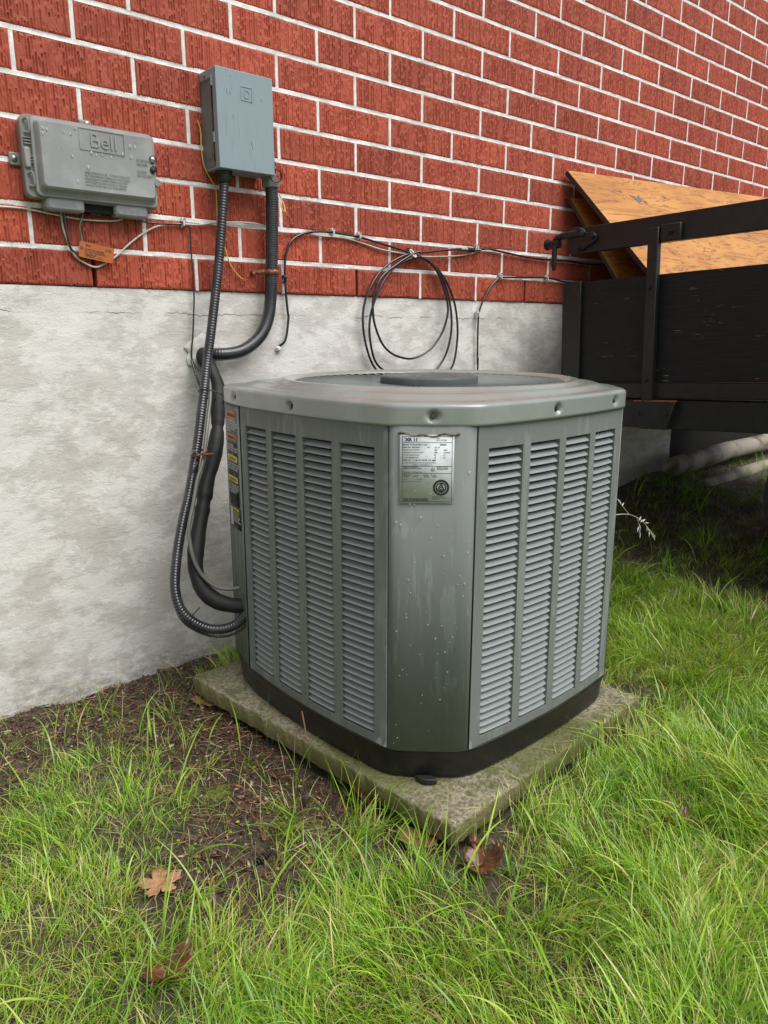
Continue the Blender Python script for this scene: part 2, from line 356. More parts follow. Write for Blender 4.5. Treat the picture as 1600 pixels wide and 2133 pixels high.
X, Y = np.meshgrid(xs, ys); Z = gz(np.clip(X, -3, 5), np.clip(Y, -4, 0)); b = MB(); b.grid([[(X[i,j], Y[i,j], Z[i,j]) for j in range(len(xs))] for i in range(len(ys))])
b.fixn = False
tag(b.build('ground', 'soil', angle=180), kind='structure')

# ---------------------------------------------------------------- the house wall
HL, HV = .134315, .089
GAP = .0100; BED = .0108; BLEN = 2*HL-GAP; BH = HV-BED
def rowz(r): return r*HV+.0058
wall = thing('brick_wall', 'tall red rug-faced brick wall with white mortar joints, rising above the pale foundation', 'wall', (0, 0, 0))
def brick_mesh(seed, L, nx, nz):
    rg = np.random.RandomState(seed); x = np.linspace(0, L, nx); z = np.linspace(0, BH, nz); G = []
    pit = .0066; nG = int(L/pit)+3; off = rg.rand(nG)*.0018; dep = .4+rg.rand(nG)*.9
    for j in range(nz):
        row = []
        for i in range(nx):
            w = (vnoise(x[i]*80, z[j]*22, seed)-.5)*.0016; ph = (x[i]+w)/pit; k = int(ph) % nG; fr = ph-math.floor(ph)
            g = max(0, 1-abs(fr-.5)/.34)**.7*dep[k]
            brk = 1 if vnoise(k*1.0+.3, z[j]*110+k*9.1, seed+3) > .34 else .12
            marg = min(1, max(0, (x[i]-.006)/.002))*min(1, max(0, (L-.004-x[i])/.002))
            d = .0036*g*brk*marg+.0016*(vnoise(x[i]*330, z[j]*260, seed+5)-.5)
            e = min(x[i], L-x[i], z[j], BH-z[j]); d += .002*max(0, 1-e/.0022)
            row.append((x[i], d, z[j]+(.0008*(vnoise(x[i]*300, z[j]*9, seed+8)-.5) if j in (0, nz-1) else 0)))
        G.append(row)
    b = MB(); b.grid(G); m = nx
    lo = [(p[0], .04, p[2]) for p in G[0]]; hi = [(p[0], .04, p[2]) for p in G[-1]]
    b.grid([lo, G[0]]); b.grid([G[-1], hi])
    b.grid([[r[0] for r in G], [(0, .04, r[0][2]) for r in G]]); b.grid([[(L, .04, r[-1][2]) for r in G], [r[-1] for r in G]])
    b.fixn = False
    return b.mesh('brick', 'brick', 24)
VAR = [brick_mesh(s, BLEN, 200, 20) for s in range(10)]
FARV = [brick_mesh(40+s, BLEN, 110, 6) for s in range(3)]
rr = MB(); nb = 0; cand = []
for r in range(0, 30):
    for k in range(-12, 24):
        u0 = 2*k+(r % 2); x = u0*HL+GAP/2; c = Vector((x+HL, 0, (r+.5)*HV)); d = c-CAM
        cand.append((d.length, r, u0, x, d.normalized().dot(fw)))
def in_view(r, u0):
    f = fw; rt = f.cross(Vector((0,0,1))).normalized(); up = rt.cross(f)
    for ux in (u0, u0+1, u0+2):
        for z in (r*HV, (r+1)*HV):
            d = Vector((ux*HL, 0, z))-CAM; w = d.dot(f)
            if w > 0 and abs(d.dot(rt)/w) < .56 and abs(d.dot(up)/w) < .73: return True
    return False
rest = MB(); nmesh = 0
order = sorted(cand); order = [c for c in order if in_view(c[1], c[2])]+[c for c in order if not in_view(c[1], c[2])]
FG = [([tuple(v.co) for v in m.vertices], [tuple(p.vertices) for p in m.polygons]) for m in FARV]
for dist, r, u0, x, dt in order:
    if nmesh < 296:
        me = VAR[random.randrange(10)]
        o = bpy.data.objects.new('brick', me); link(o, wall); o.location = (x+random.uniform(-.0006, .0006), random.uniform(-.0012, .0012), rowz(r)+random.uniform(-.0005, .0005)); o.rotation_euler = (0, R(random.uniform(-.12, .12)), 0); nmesh += 1
    else:
        if dist < 5.5: vs, fs = FG[random.randrange(3)]; z_ = rowz(r); rest.add([(a+x, b_, c+z_) for a, b_, c in vs], fs)
        else: rest.box((x, 0, rowz(r)), (x+BLEN, .04, rowz(r)+BH))
rest.fixn = False
tag(rest.build('brick_courses', 'brick', wall, angle=24), kind='stuff')
# mortar: bed strips and head strips, struck slightly hollow; open weep slots in the lowest course
b = MB(); XA, XB = -12*HL*2, 24*HL*2
for r in range(1, 31):
    z0 = rowz(r)-BED-.001 if r else 0; P = []
    n = 1200
    for k, (f, dep) in enumerate(((0, .0036), (.12, .0016), (.4, .0024), (.8, .0019), (.93, .0016), (1, .0036))):
        P.append([(XA+(XB-XA)*i/n, dep-.0012*0+.0014*(vnoise(i*.31, r*7.3+k*1.1, 3)-.5), z0+(BED+.002)*f+.0010*(vnoise(i*.23, r*5.1+(k > 2)*3, 4)-.5)) for i in range(n+1)])
    b.grid(P)
WEEP = {(0, 0), (0, 6), (0, 12), (0, -6)}
for r in range(0, 30):
    for k in range(-12, 24):
        u = 2*k+(r % 2)
        if (r, u) in WEEP: continue
        x = u*HL; z0, z1 = rowz(r)-.001, rowz(r)+BH+.001; P = []
        for q, (f, dep) in enumerate(((-.5, .0035), (-.3, .0016), (.1, .0024), (.35, .0018), (.5, .0035))):
            P.append([(x+(GAP+.0015)*f+.0009*(vnoise(j*.8, u*3.7+r*1.3+q, 6)-.5), dep+.0016*(vnoise(j*.9, u*1.9+r*2.1+q, 8)-.5), z0+(z1-z0)*j/8) for j in range(9)])
        b.grid(P, flip=True)
b.fixn = False
b.build('mortar', 'mortar', wall, angle=60)
MB().box((XA, .030, 0), (XB, .10, 30*HV)).build('wall_core', 'nearblack', wall)

fnd = thing('foundation_wall', 'pale painted parged concrete foundation under the brick, stained and damp along its foot', 'wall', (0, 0, 0))
def fdisp(x, z):
    return .006-.003*(fbm(x*2.2, z*2.8, 21)-.47)*2-.0032*(fbm(x*11, z*17, 23)-.47)*2-.003*np.clip((-.75-z)/.2, 0, 1)*(fbm(x*30, z*30, 25)-.3)-.018*np.clip((-.9-z)/.15, 0, 1)*fbm(x*6, z*2, 27)
def fgrid(x0, x1, z0, z1, st):
    x = np.arange(x0, x1+st*.5, st); z = np.append(np.arange(z0, z1, st), z1); XX, ZZ = np.meshgrid(x, z); D = fdisp(XX, ZZ)
    b = MB(); b.grid([[(XX[i,j], D[i,j], ZZ[i,j]) for j in range(len(x))] for i in range(len(z))]); b.fixn = False; return b
b = fgrid(-1.6, 2.79, -1.25, .0035, .009)
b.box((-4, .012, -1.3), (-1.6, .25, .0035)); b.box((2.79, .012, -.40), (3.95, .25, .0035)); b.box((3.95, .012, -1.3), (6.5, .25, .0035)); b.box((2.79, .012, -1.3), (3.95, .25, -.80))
b.build('parging', 'parging', fnd, angle=50)
MB().box((2.75, .05, -.95), (4.0, .9, -.38)).build('black_shade_box', 'nearblack', fnd)  # near-black box in an added opening, standing in for shade under the trailer
pt = [(2.20,-.45),(2.60,-.45),(2.56,-.53),(2.512,-.539),(2.487,-.547),(2.437,-.564),(2.399,-.599),(2.345,-.631),(2.341,-.674),(2.349,-.722),(2.326,-.739),(2.20,-.735)]
MB().prism(pt, lambda x, z: (x, .004, z), lambda x, z: (x, -.014, z)).build('parging_flake', 'parging', fnd, bevel=.003)

# ---------------------------------------------------------------- concrete paver slab
slab = thing('paver_slab', 'square mossy concrete paver lying under the air conditioner, its front corner worn', 'slab', (.5, -.59, -1.03))
def slab_mesh():
    zt, zb = -.968, -1.03; P = [Vector((*p, 0)) for p in SLAB]; n = 130; B = []
    cen = sum(P, Vector())/4; rings = []
    outl = []
    for i in range(4):
        a, c = P[i], P[(i+1) % 4]
        for k in range(n): outl.append((i, k/n, a.lerp(c, k/n), ((c-a).normalized())))
    prof = [(.012, 0), (.004, -.0008), (.001, -.0030), (.0, -.008), (-.001, -.022), (.001, -.036), (.003, -.046), (.02, -.048)]
    for j, (ins, dz) in enumerate(prof):
        ring = []
        for i, t, p, d in outl:
            nrm = Vector((d.y, -d.x, 0)); x, y = p.x, p.y
            rag = .008*(float(fbm(np.array(x*17+i*5), np.array(y*17), 31))-.45)*(1 if i != 0 else .35)+.0045*(float(vnoise(np.array(x*90), np.array(y*90+j*.4), 33))-.5)
            q = p+nrm*(-ins+rag)
            cd = min((p-c).length for c in P); q -= (p-cen).normalized()*max(0, .006-cd)*1.0
            rib = .0
            if i == 0 and j < 4: rib = -.0022*(.5+.5*math.sin(t*.715/.0085*2*PI*.5))*(1-j*.2)*(1 if ins < .03 else 0)
            ring.append((q.x, q.y, zt+dz+rib+.002*(float(vnoise(np.array(x*60), np.array(y*60), 35))-.5)))
        rings.append(ring)
    b = MB(); b.grid(rings, close=True)
    # top surface: inward rings
    last = rings[0]; tops = [last]
    for s in (.97, .94, .9, .85, .78, .6, .3):
        ring = []
        for m, (i, t, p, d) in enumerate(outl):
            q = cen.lerp(Vector((last[m][0], last[m][1], 0)), s); e = (1-s)*.42
            rib = -.0020*(.5+.5*math.sin(t*.715/.0085*2*PI*.5)) if i == 0 and s > .82 else 0
            ring.append((q.x, q.y, zt+rib+.0024*(float(fbm(np.array(q.x*40), np.array(q.y*40), 37))-.47)*2))
        tops.append(ring)
    b.grid(tops, close=True, flip=True); b.fan(tops[-1]); b.fan(rings[-1]); return b
b = slab_mesh(); b.v = [(x-.5, y+.59, z+1.03) for x, y, z in b.v]; b.build('paving_stone', 'slab', slab, angle=50)

# ---------------------------------------------------------------- air conditioner
ACZ = -.985
ac = thing('air_conditioner', 'large grey-green outdoor air conditioner with louvered sides and round fan grille', 'air conditioner', (.524, -.621, ACZ), (0, 0, R(2.2)))
H, CH, BOW = .36, .113, .016
def tp(x, y, z):          # world z -> local; the cabinet narrows very slightly upwards
    t = (z+.9)/.64; return (x*(1-.016*t)-.003*t, y, z-ACZ)
def pR(s, d, z, b=BOW): return tp(s, -H-b*(1-(s/.247)**2)+d, z)
def pL(s, d, z, b=BOW): return tp(-H-b*(1-(s/.247)**2)+d, -s, z)
COLS = [(-.218+.1135*k, -.218+.1135*k+.0915) for k in range(4)]
ZT, ZB, ZW0, ZW1, ROWS = -.250, -.900, -.877, -.305, 38
PITCHZ = (ZW1-ZW0)/ROWS
def louver_panel(pf, name, label):
    b = MB(); E = .2445; xb = [-E]
    for a, c in COLS: xb += [a, c]
    xb.append(E)
    def seg(a, c, z0, z1, n):
        b.grid([[pf(a+(c-a)*i/n, 0, z) for i in range(n+1)] for z in (z0, z1)])
    for i in range(len(xb)-1):
        n = 6 if i % 2 else 3; seg(xb[i], xb[i+1], ZB, ZW0-.004, n); seg(xb[i], xb[i+1], ZW1+.001, ZT, n)
        if i % 2 == 0: seg(xb[i], xb[i+1], ZW0-.004, ZW1+.001, n)
    for a, c in COLS:                                     # returns round each window
        b.grid([[pf(a, 0, z), pf(a+.0015, .021, z)] for z in (ZW0-.004, ZW1+.001)]); b.grid([[pf(c, 0, z), pf(c-.0015, .021, z)] for z in (ZW0-.004, ZW1+.001)])
        b.grid([[pf(a+(c-a)*i/6, d, ZW1+.001) for i in range(7)] for d in (0, .021)]); b.grid([[pf(a+(c-a)*i/6, d, ZW0-.004-.0*d) for i in range(7)] for d in (0, .021)])
    for e in (-E, E): b.grid([[pf(e, d, z) for d in (0, .02)] for z in (ZB, ZT)])
    b.grid([[pf(-E+2*E*i/24, d, ZB) for i in range(25)] for d in (0, .012)])
    b.fixn = False
    o = b.build(name, 'panel', ac, angle=30); o['label'] = label
    bm = bmesh.new(); bm.from_mesh(o.data); bmesh.ops.remove_doubles(bm, verts=bm.verts, dist=.0001); bm.to_mesh(o.data); bm.free(); o.data.shade_smooth(); o.data.set_sharp_from_angle(angle=R(30))
    prof = [(.0135, -.0042), (.0115, -.0048), (.0090, -.0060), (.0062, -.0080), (.0036, -.0102), (.0014, -.0122), (.0000, -.0134), (.0003, -.0140), (.0016, -.0141)]
    for k, (a, c) in enumerate(COLS):
        s = MB(); n = 8; a2, c2 = a-.0008, c+.0008
        P = []
        for d, z in prof:
            row = []
            for i in range(n+1):
                f = i/n; e = min(f, 1-f)*(c2-a2); dd = d+(.0022*max(0, 1-e/.006)**1.5 if d < .01 else 0)
                q = pf(a2+(c2-a2)*f, dd, -.9); row.append((q[0], q[1], z))
            P.append(row)
        s.grid(P, flip=True); s.fixn = False
        me = s.mesh('louver_slat', 'slat', 60)
        for r in range(ROWS):
            z = ZW1-r*PITCHZ; t = (z-.5*PITCHZ+.9)/.64; q0 = pf((a+c)/2, 0, -.9); q1 = pf((a+c)/2, 0, z)
            sl = bpy.data.objects.new('louver_slat', me); link(sl, o); sl.location = (q1[0]-q0[0], q1[1]-q0[1]+random.uniform(-.0002, .0002), z-ACZ-.0003)
    return o
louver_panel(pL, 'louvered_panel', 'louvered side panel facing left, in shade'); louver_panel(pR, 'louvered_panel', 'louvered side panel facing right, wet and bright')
# corner panels
def strip(name, p0, p1, bulge, mat='panel', z0=ZB, z1=ZT, n=14, lab=None, power=2):
    b = MB(); P = []
    a = Vector((*p0, 0)); c = Vector((*p1, 0)); d = (c-a).normalized(); nr = Vector((d.y, -d.x, 0)); rows = []
    for z in (z0, z1):
        row = []
        for i in range(n+1):
            f = i/n; q = a.lerp(c, f)+nr*bulge*(1-abs(2*f-1)**power); row.append(tp(q.x, q.y, z))
        rows.append(row)
    b.grid(rows); b.fixn = False
    o = b.build(name, mat, ac, angle=40); m = o.modifiers.new('thick', 'SOLIDIFY'); m.thickness = .0012
    if lab: o['label'] = lab
    return o
g = .0025
def off(a, b, g):
    a, b = Vector(a), Vector(b); d = (b-a).normalized()*g; return (a+d)[:], (b-d)[:]
A_, B_, C_, F_, G_, H_, E_, D_ = (-H, -.247), (-.247, -H), (.247, -H), (H, -.247), (H, .247), (.247, H), (-.330, H), (-H, .247)
strip('corner_panel', *off(A_, B_, .0015), .009, power=6, lab='front corner panel carrying the rating label')
strip('corner_panel', *off(C_, F_, .002), .012, power=3)
strip('corner_panel', *off(G_, H_, .002), .012, power=3)
strip('service_panel', *off(D_, E_, .004), .001, lab='service panel with warning labels beside the pipes')
for p0, p1, nm in ((F_, G_, 'rear_panel'), (H_, E_, 'rear_panel')):
    strip(nm, *off(p0, p1, .002), BOW)
b = MB()      # coil block seen between the louvers
ring = [(-.335,-.23),(-.23,-.335),(.23,-.335),(.335,-.23),(.335,.23),(.23,.335),(-.32,.335),(-.335,.23)]
b.prism(ring, lambda x, y: tp(x*.985, y*.985, -.93), lambda x, y: tp(x*.985, y*.985, -.262)); b.build('coil', 'coil', ac)
# posts in the seams
for x, y in (A_, B_, C_, D_):
    q = Vector((x, y))*.940; b = MB(); b.box((q.x-.008, q.y-.008, .085), (q.x+.008, q.y+.008, .722)); b.build('seam_post', 'pan', ac)
# outline as a polar function for lid and base
pts = []
def addseg(a, c, bl, n=60):
    a, c = Vector(a), Vector(c); d = (c-a).normalized(); nr = Vector((d.y, -d.x))
    for i in range(n): f = i/n; pts.append(a.lerp(c, f)+nr*bl*(1-(2*f-1)**2))
for a, c, bl in ((A_, B_, .003), (B_, C_, BOW), (C_, F_, .003), (F_, G_, BOW), (G_, H_, .006), (H_, E_, BOW), (E_, D_, 0), (D_, A_, BOW)): addseg(a, c, bl)
th = np.array([math.atan2(p.y, p.x) for p in pts]); rd = np.array([p.length for p in pts]); o_ = np.argsort(th); th = th[o_]; rd = rd[o_]
NA = 720; TH = np.linspace(-PI, PI, NA, endpoint=False); RF0 = np.interp(TH, np.r_[th-2*PI, th, th+2*PI], np.r_[rd, rd, rd])
def gsm(a, s):
    k = np.exp(-.5*(np.arange(-4*s, 4*s+1)/s)**2); k /= k.sum(); return np.convolve(np.r_[a[-4*s:], a, a[:4*s]], k, 'valid')
RF = gsm(RF0, 4); RB = gsm(RF0, 5); SX = .984
def ring_at(rv, z, base=None, sx=1., dent=0):
    base = RF if base is None else base; out = []
    for i in range(NA):
        r = (rv[i] if hasattr(rv, '__len__') else rv); out.append((r*math.cos(TH[i])*sx-(.003 if sx < 1 else 0), r*math.sin(TH[i]), z-ACZ))
    return out
SCREWS = []     # (unit vector angle, z)
for (x, y), z in (((-H-.01, .27), -.243), ((-H-.016, .02), -.2445), ((-.310, -.310), -.2435), ((-.035, -H-.018), -.2435), ((.19, -H-.01), -.243), ((.31, -.31), -.243), ((H+.01, .1), -.243)): SCREWS.append((math.atan2(y, x), z))
b = MB(); loops = []
def lidr(o):
    return RF+o
zs = [(-.003, -.2605), (.006, -.2612), (.0075, -.2595), (.0080, -.2570)]+[(.0080, -.2560+.0025*k) for k in range(12)]+[(.0074, -.2265), (.0056, -.2240), (.0026, -.2222), (-.002, -.2210), (-.010, -.2202)]
for o, z in zs:
    rv = lidr(o).copy()
    for a, sz in SCREWS:
        da = (TH-a+PI) % (2*PI)-PI; q = ((da*.37)**2+(z-sz)**2)/(.0098**2); rv -= .0078*np.exp(-q**2.2)*(1 if -.2590 < z < -.2266 else 0)
    loops.append(ring_at(rv, z, sx=SX))
RC = .338
r0 = lidr(-.010)
for t, z in ((.12, -.2194), (.25, -.2180), (.38, -.2140), (.5, -.2105), (.6, -.2096), (.72, -.2088), (.85, -.2066), (.93, -.2045), (1., -.2022)):
    loops.append(ring_at(r0*(1-t)+RC*t, z, sx=SX))
for rc, z in ((.334, -.2010), (.328, -.2006), (.322, -.2020), (.317, -.2040), (.312, -.2070), (.309, -.2090)): loops.append(ring_at(np.full(NA, rc), z, sx=SX))
b.grid(loops, close=True); b.fixn = False
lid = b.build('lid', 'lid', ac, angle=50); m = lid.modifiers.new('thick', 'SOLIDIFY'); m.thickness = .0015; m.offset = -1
for a, sz in SCREWS:
    r = float(np.interp(a, TH, RF))+.0080-.0074; c = Vector((r*math.cos(a)*SX-.003, r*math.sin(a), sz-ACZ)); n_ = Vector((math.cos(a), math.sin(a), 0)); b = MB()
    if abs(abs(c.x)-abs(c.y)) > .09: n_ = Vector((1 if c.x > 0 else -1, 0, 0)) if abs(c.x) > abs(c.y) else Vector((0, 1 if c.y > 0 else -1, 0))
    b.cyl(c-n_*.001, c+n_*.0012, .0058, 20); b.cyl(c+n_*.001, c+n_*.0050, .0040, 6); b.build('screw', 'hexhead', lid)
# fan grille: radial vanes on rings
b = MB(); nv = 76
for k in range(nv):
    a = 2*PI*k/nv; P0, P1 = [], []
    for i in range(7):
        f = i/6; r = .112+(.309-.112)*f; aa = a+.22*f*(1-f)*2+.10*f; z = -.2140+.0055*f-.003*(1-(2*f-1)**2)*0
        c, s_ = math.cos(aa), math.sin(aa); w = .0013+.0012*f; tx, ty = -s_, c
        P0.append((r*c, r*s_, z)); P1.append((tx, ty, w))
    top = [[(p[0]-t[0]*t[2], p[1]-t[1]*t[2], p[2]-ACZ) for p, t in zip(P0, P1)], [(p[0]+t[0]*t[2], p[1]+t[1]*t[2], p[2]-ACZ) for p, t in zip(P0, P1)]]
    low = [[(x, y, z-.0035) for x, y, z in r_] for r_ in top]
    b.grid([low[0], top[0], top[1], low[1], low[0]], flip=True)
for rc in (.150, .190, .230, .270): b.lathe([(rc, -.2205-ACZ), (rc+.0025, -.2195-ACZ), (rc+.005, -.2205-ACZ), (rc+.005, -.224-ACZ), (rc, -.224-ACZ), (rc, -.2205-ACZ)], n=120)
b.build('fan_grille', 'lid', ac, angle=30)
b = MB(); b.lathe([(.30, -.262-ACZ), (.3095, -.2090-ACZ)], n=90); b.lathe([(.0, -.262-ACZ), (.30, -.262-ACZ)], n=90); b.build('fan_well', 'coil', ac)
b = MB(); b.lathe([(.104, -.216-ACZ), (.1125, -.2145-ACZ), (.1130, -.2025-ACZ), (.1115, -.1990-ACZ), (.1075, -.1972-ACZ), (.09, -.1968-ACZ), (.05, -.1964-ACZ), (.0001, -.1962-ACZ)], n=96); b.build('fan_cap', 'cap', ac, angle=50)
# black base pan
b = MB(); loops = []
for o, z in ((-.014, -.898), (-.001, -.8985), (.0030, -.9005), (.0034, -.905), (.0010, -.910), (-.002, -.925), (-.005, -.955), (-.007, -.963), (-.010, -.9665), (-.02, -.967)):
    rv = RB+o+0; loops.append(ring_at(rv, z))
b.grid(loops, close=True); b.fixn = False; b.build('base_pan', 'pan', ac, angle=50)
b = MB(); b.prism([(-.012, 0), (.012, 0), (.012, -.018), (.006, -.024), (-.006, -.024), (-.012, -.018)], lambda x, y: (x-.312, y-.300+x*-.9, .0185), lambda x, y: (x-.312, y-.300+x*-.9, .030)); b.build('rubber_foot', 'rubber', ac, bevel=.002)

# rating label on the front corner panel
dA = (Vector((*B_, 0))-Vector((*A_, 0))).normalized(); nA = Vector((dA.y, -dA.x, 0))
LW, LH = .097, .124
def onA(s, z, d=.0):       # s metres from seam A along the panel
    f = s/.1598; q = Vector((*A_, 0))+dA*s+nA*(.009*(1-abs(2*f-1)**6)+d); return Vector(tp(q.x, q.y, z))
b = MB(); S0, Z0 = .021, -.276; rr2 = rrect(0, LW, -LH, 0, .004, 4)
rows = []
for j in range(2):
    l0, l1 = onA(S0, Z0-LH+LH*j, .0042), onA(S0+LW, Z0-LH+LH*j, .0018); rows.append([l0, l1])
b.grid(rows); b.fixn = False; rl = b.build('rating_label', 'paper', ac, angle=60); rl['label'] = 'silver rating label with black print and round logo'; rl.modifiers.new('thick', 'SOLIDIFY').thickness = .0004
l0, l1 = onA(S0, Z0, .0046), onA(S0+LW, Z0, .0022); cx, cy, cz = l0; ex = (l1-l0).normalized(); ez = Vector((0, 0, 1)); en = ex.cross(ez)
ML = Matrix.Translation((cx, cy, cz)) @ Matrix((( ex.x, ez.x, en.x, 0), (ex.y, ez.y, en.y, 0), (ex.z, ez.z, en.z, 0), (0, 0, 0, 1)))
def LT(x, y): return ML @ Matrix.Translation((x*LW, -y*LH, 0))
def lt(s, x, y, size, bold=0, sx=1): text('lettering', s, size*LH, 'ink', LT(x, y), rl, .00005, 'LEFT', sx, bold)
lt('XR 11', .10, .088, .060, .00035, 1.15); lt('MFR\nDATE 07/2003', .66, .055, .026)
lt('MOD. NO.  2TTR1018H1000AA  VOLTS', .05, .148, .024, .00005, .86); lt('200/230', .73, .148, .028, .0001)
lt('SERIAL NO.  32841NN3F                PH  1        HZ  60', .05, .185, .024, .00005, .98)
for i, (s, a, c) in enumerate((('MINIMUM CIRCUIT AMPACITY', '10.0', 'AMPS'), ('OVERCURRENT PROTECTIVE DEVICE', 'USA', 'CANADA'), ('MAX FUSE / BREAKER (HACR)', '15', '15'), ('MIN FUSE / BREAKER (HACR)', '15', '15'))):
    lt(s, .05, .222+.037*i, .020, 0, .9); lt(a, .63, .222+.037*i, .024, .00008); lt(c, .80, .222+.037*i, .021, .00005)
lt('HCFC - 22      4  LBS  04  OZ OR  1.93  kg(SI)', .05, .372, .027, .00008, .93)
lt('OUTDOOR  .051A  INDOOR SECTION FOR RATED PERFORMANCE', .05, .408, .018, 0, .9); lt('CONSULT FACTORY SERVICE FACTS', .24, .438, .017)
lt('TRANE, A BUSINESS OF\nAMERICAN STANDARD INC.', .06, .468, .021, .00004); lt('TYLER, TEXAS     ASSEMBLED IN USA', .06, .545, .017); lt('LISTED SECTION OF\nCENTRAL COOLING\nAIR CONDITIONER', .68, .462, .018, .00003)
lt('COMPR. MOT.  7.2  RLA            200/230 1    43  LRA\nO.D. MOT.        .50  FLA              200/230 1     1/10 HP', .05, .590, .022, .00003, .98); lt('H I 1.50                         1.15 A30', .05, .652, .020); lt('DESIGN PSI - HIGH 300 LOW 300', .05, .682, .018, 0)
lt('OUTDOOR USE ONLY\nREAD BEFORE INSTALLING\nMADE IN USA', .60, .905, .017)
def lrect(b, x0, y0, x1, y1, h=.0002): b.add([LT(x0, y1) @ Vector((0,0,h)), LT(x1, y1) @ Vector((0,0,h)), LT(x1, y0) @ Vector((0,0,h)), LT(x0, y0) @ Vector((0,0,h))], [(0, 1, 2, 3)])
b = MB(); b.fixn = False
for y in (.018, .103, .448, .552, .972): lrect(b, .04, y, .962, y+.006)
for x in (.04, .955): lrect(b, x, .018, x+.007, .978)
bx = .07
while bx < .53:
    w = random.choice((.006, .006, .012)); lrect(b, bx, .925, bx+w, .965); bx += w+random.choice((.006, .009))
b.build('printed_rules', 'ink', rl)
def disc_ring(b, cx, cy, r0, r1, n=40, h=.0002):
    P = [[LT(cx, cy) @ Vector((r*math.cos(2*PI*k/n), r*math.sin(2*PI*k/n), h)) for k in range(n)] for r in (r1, r0)]; b.grid(P, close=True)
b = MB(); b.fixn = False; u = LW
disc_ring(b, .765, .765, .110*u, .152*u); disc_ring(b, .765, .765, .076*u, .098*u)
def poly(b, pts_, h=.0003): b.add([LT(.765, .765) @ Vector((x*u, y*u, h)) for x, y in pts_], [tuple(range(len(pts_)))])
poly(b, [(-.060, -.030), (-.035, -.030), (.006, .062), (-.012, .078)]); poly(b, [(.060, -.030), (.035, -.030), (-.006, .062), (.012, .078)]); poly(b, [(-.060, -.030), (-.052, -.048), (.052, -.048), (.060, -.030)], .0004); poly(b, [(-.045, -.05), (.045, -.05), (.02, -.075), (-.02, -.075)])
disc_ring(b, .765, .765, 0, .014*u, 12, .0005); disc_ring(b, .61, .500, .030*u, .036*u, 24); b.build('round_logo', 'ink', rl); lt('UL', .585, .512, .028, .0001)
# old sealant above the label
b = MB(); P = []
for i in range(25):
    f = i/24; s_ = S0-.004+(LW+.014)*f; zc = Z0+.0015-.0035*math.sin(f*PI)**2+.0015*math.sin(f*19); w = .0016+.0012*abs(math.sin(f*31)); P.append([onA(s_, zc-w, .0016), onA(s_, zc, .0035), onA(s_, zc+w, .0016)])
b.grid(P, flip=True); b.build('dried_sealant', 'glue', ac)
# warning labels on the service panel
dE = (Vector((*E_, 0))-Vector((*D_, 0))).normalized(); nE = Vector((-dE.y, dE.x, 0))
def onE(s, z, d): q = Vector((*D_, 0))+dE*s+nE*d; return Vector(tp(q.x, q.y, z))
if nE.dot(Vector((-1, 0, 0))) < 0: nE = -nE
exE = (-dE).copy()
def patch(b, s0, s1, z0, z1, d): b.add([onE(s1, z0, d), onE(s0, z0, d), onE(s0, z1, d), onE(s1, z1, d)], [(0, 1, 2, 3)])
def wlabel(name, s0, s1, z0, z1, mat, lab):
    b = MB(); b.fixn = False; patch(b, s0, s1, z0, z1, .003); o = b.build(name, mat, ac); o['label'] = lab; o.modifiers.new('thick', 'SOLIDIFY').thickness = .0004; return o
w1 = wlabel('warning_label', .022, .096, -.350, -.278, 'boxside', 'warning label with two orange headings'); w2 = wlabel('warning_label', .022, .096, -.505, -.352, 'blacklabel', 'black caution label with yellow headings')
w3 = wlabel('warning_label', .018, .094, -.560, -.508, 'blacklabel', 'black warning label with a white figure panel')
def bar(o, s0, s1, z0, z1, mat, nm='printed_bar'): b = MB(); b.fixn = False; patch(b, s0, s1, z0, z1, .0036); b.build(nm, mat, o)
bar(w1, .024, .094, -.296, -.280, 'orange'); bar(w1, .024, .094, -.347, -.333, 'orange'); bar(w2, .024, .094, -.397, -.383, 'yprint'); bar(w2, .024, .094, -.447, -.433, 'yprint'); bar(w3, .024, .070, -.521, -.510, 'yprint'); bar(w3, .074, .092, -.556, -.510, 'wprint')
def wtext(o, s, sp, z, size, mat):
    c = onE(sp, z, .0042); M = Matrix.Translation(c) @ Matrix(((exE.x, 0, nE.x, 0), (exE.y, 0, nE.y, 0), (exE.z, 1, nE.z, 0), (0, 0, 0, 1))); text('lettering', s, size, mat, M, o, .00005, 'LEFT', 1.1, .0001)
wtext(w1, 'WARNING', .088, -.2925, .012, 'ink'); wtext(w1, 'WARNING', .088, -.3445, .011, 'ink'); wtext(w2, 'CAUTION', .088, -.3945, .011, 'ink'); wtext(w2, 'CAUTION', .088, -.4445, .011, 'ink'); wtext(w3, 'WARNING', .068, -.5195, .009, 'ink')
wtext(w1, 'HAZARDOUS VOLTAGE!\nDISCONNECT ALL ELECTRIC\nPOWER INCLUDING REMOTE\nDISCONNECTS BEFORE\nSERVICING.', .092, -.303, .0058, 'wprint')
wtext(w2, 'SAFETY HAZARD\nOPERATING UNIT WITHOUT\nPANELS CAN CAUSE INJURY.', .092, -.361, .0055, 'wprint'); wtext(w2, 'USE COPPER CONDUCTORS\nONLY. FAILURE TO DO SO\nCAN DAMAGE THE UNIT.', .092, -.405, .0058, 'wprint'); wtext(w2, 'CONTAINS REFRIGERANT.\nFOLLOW PROPER SERVICE\nPROCEDURES. RECOVER\nALL REFRIGERANT.', .092, -.455, .0058, 'wprint'); wtext(w3, 'SERVICE VALVE.\nEXTREME CAUTION\nWHEN OPENING.\nTURN UNTIL STOPPED', .070, -.527, .0052, 'wprint')
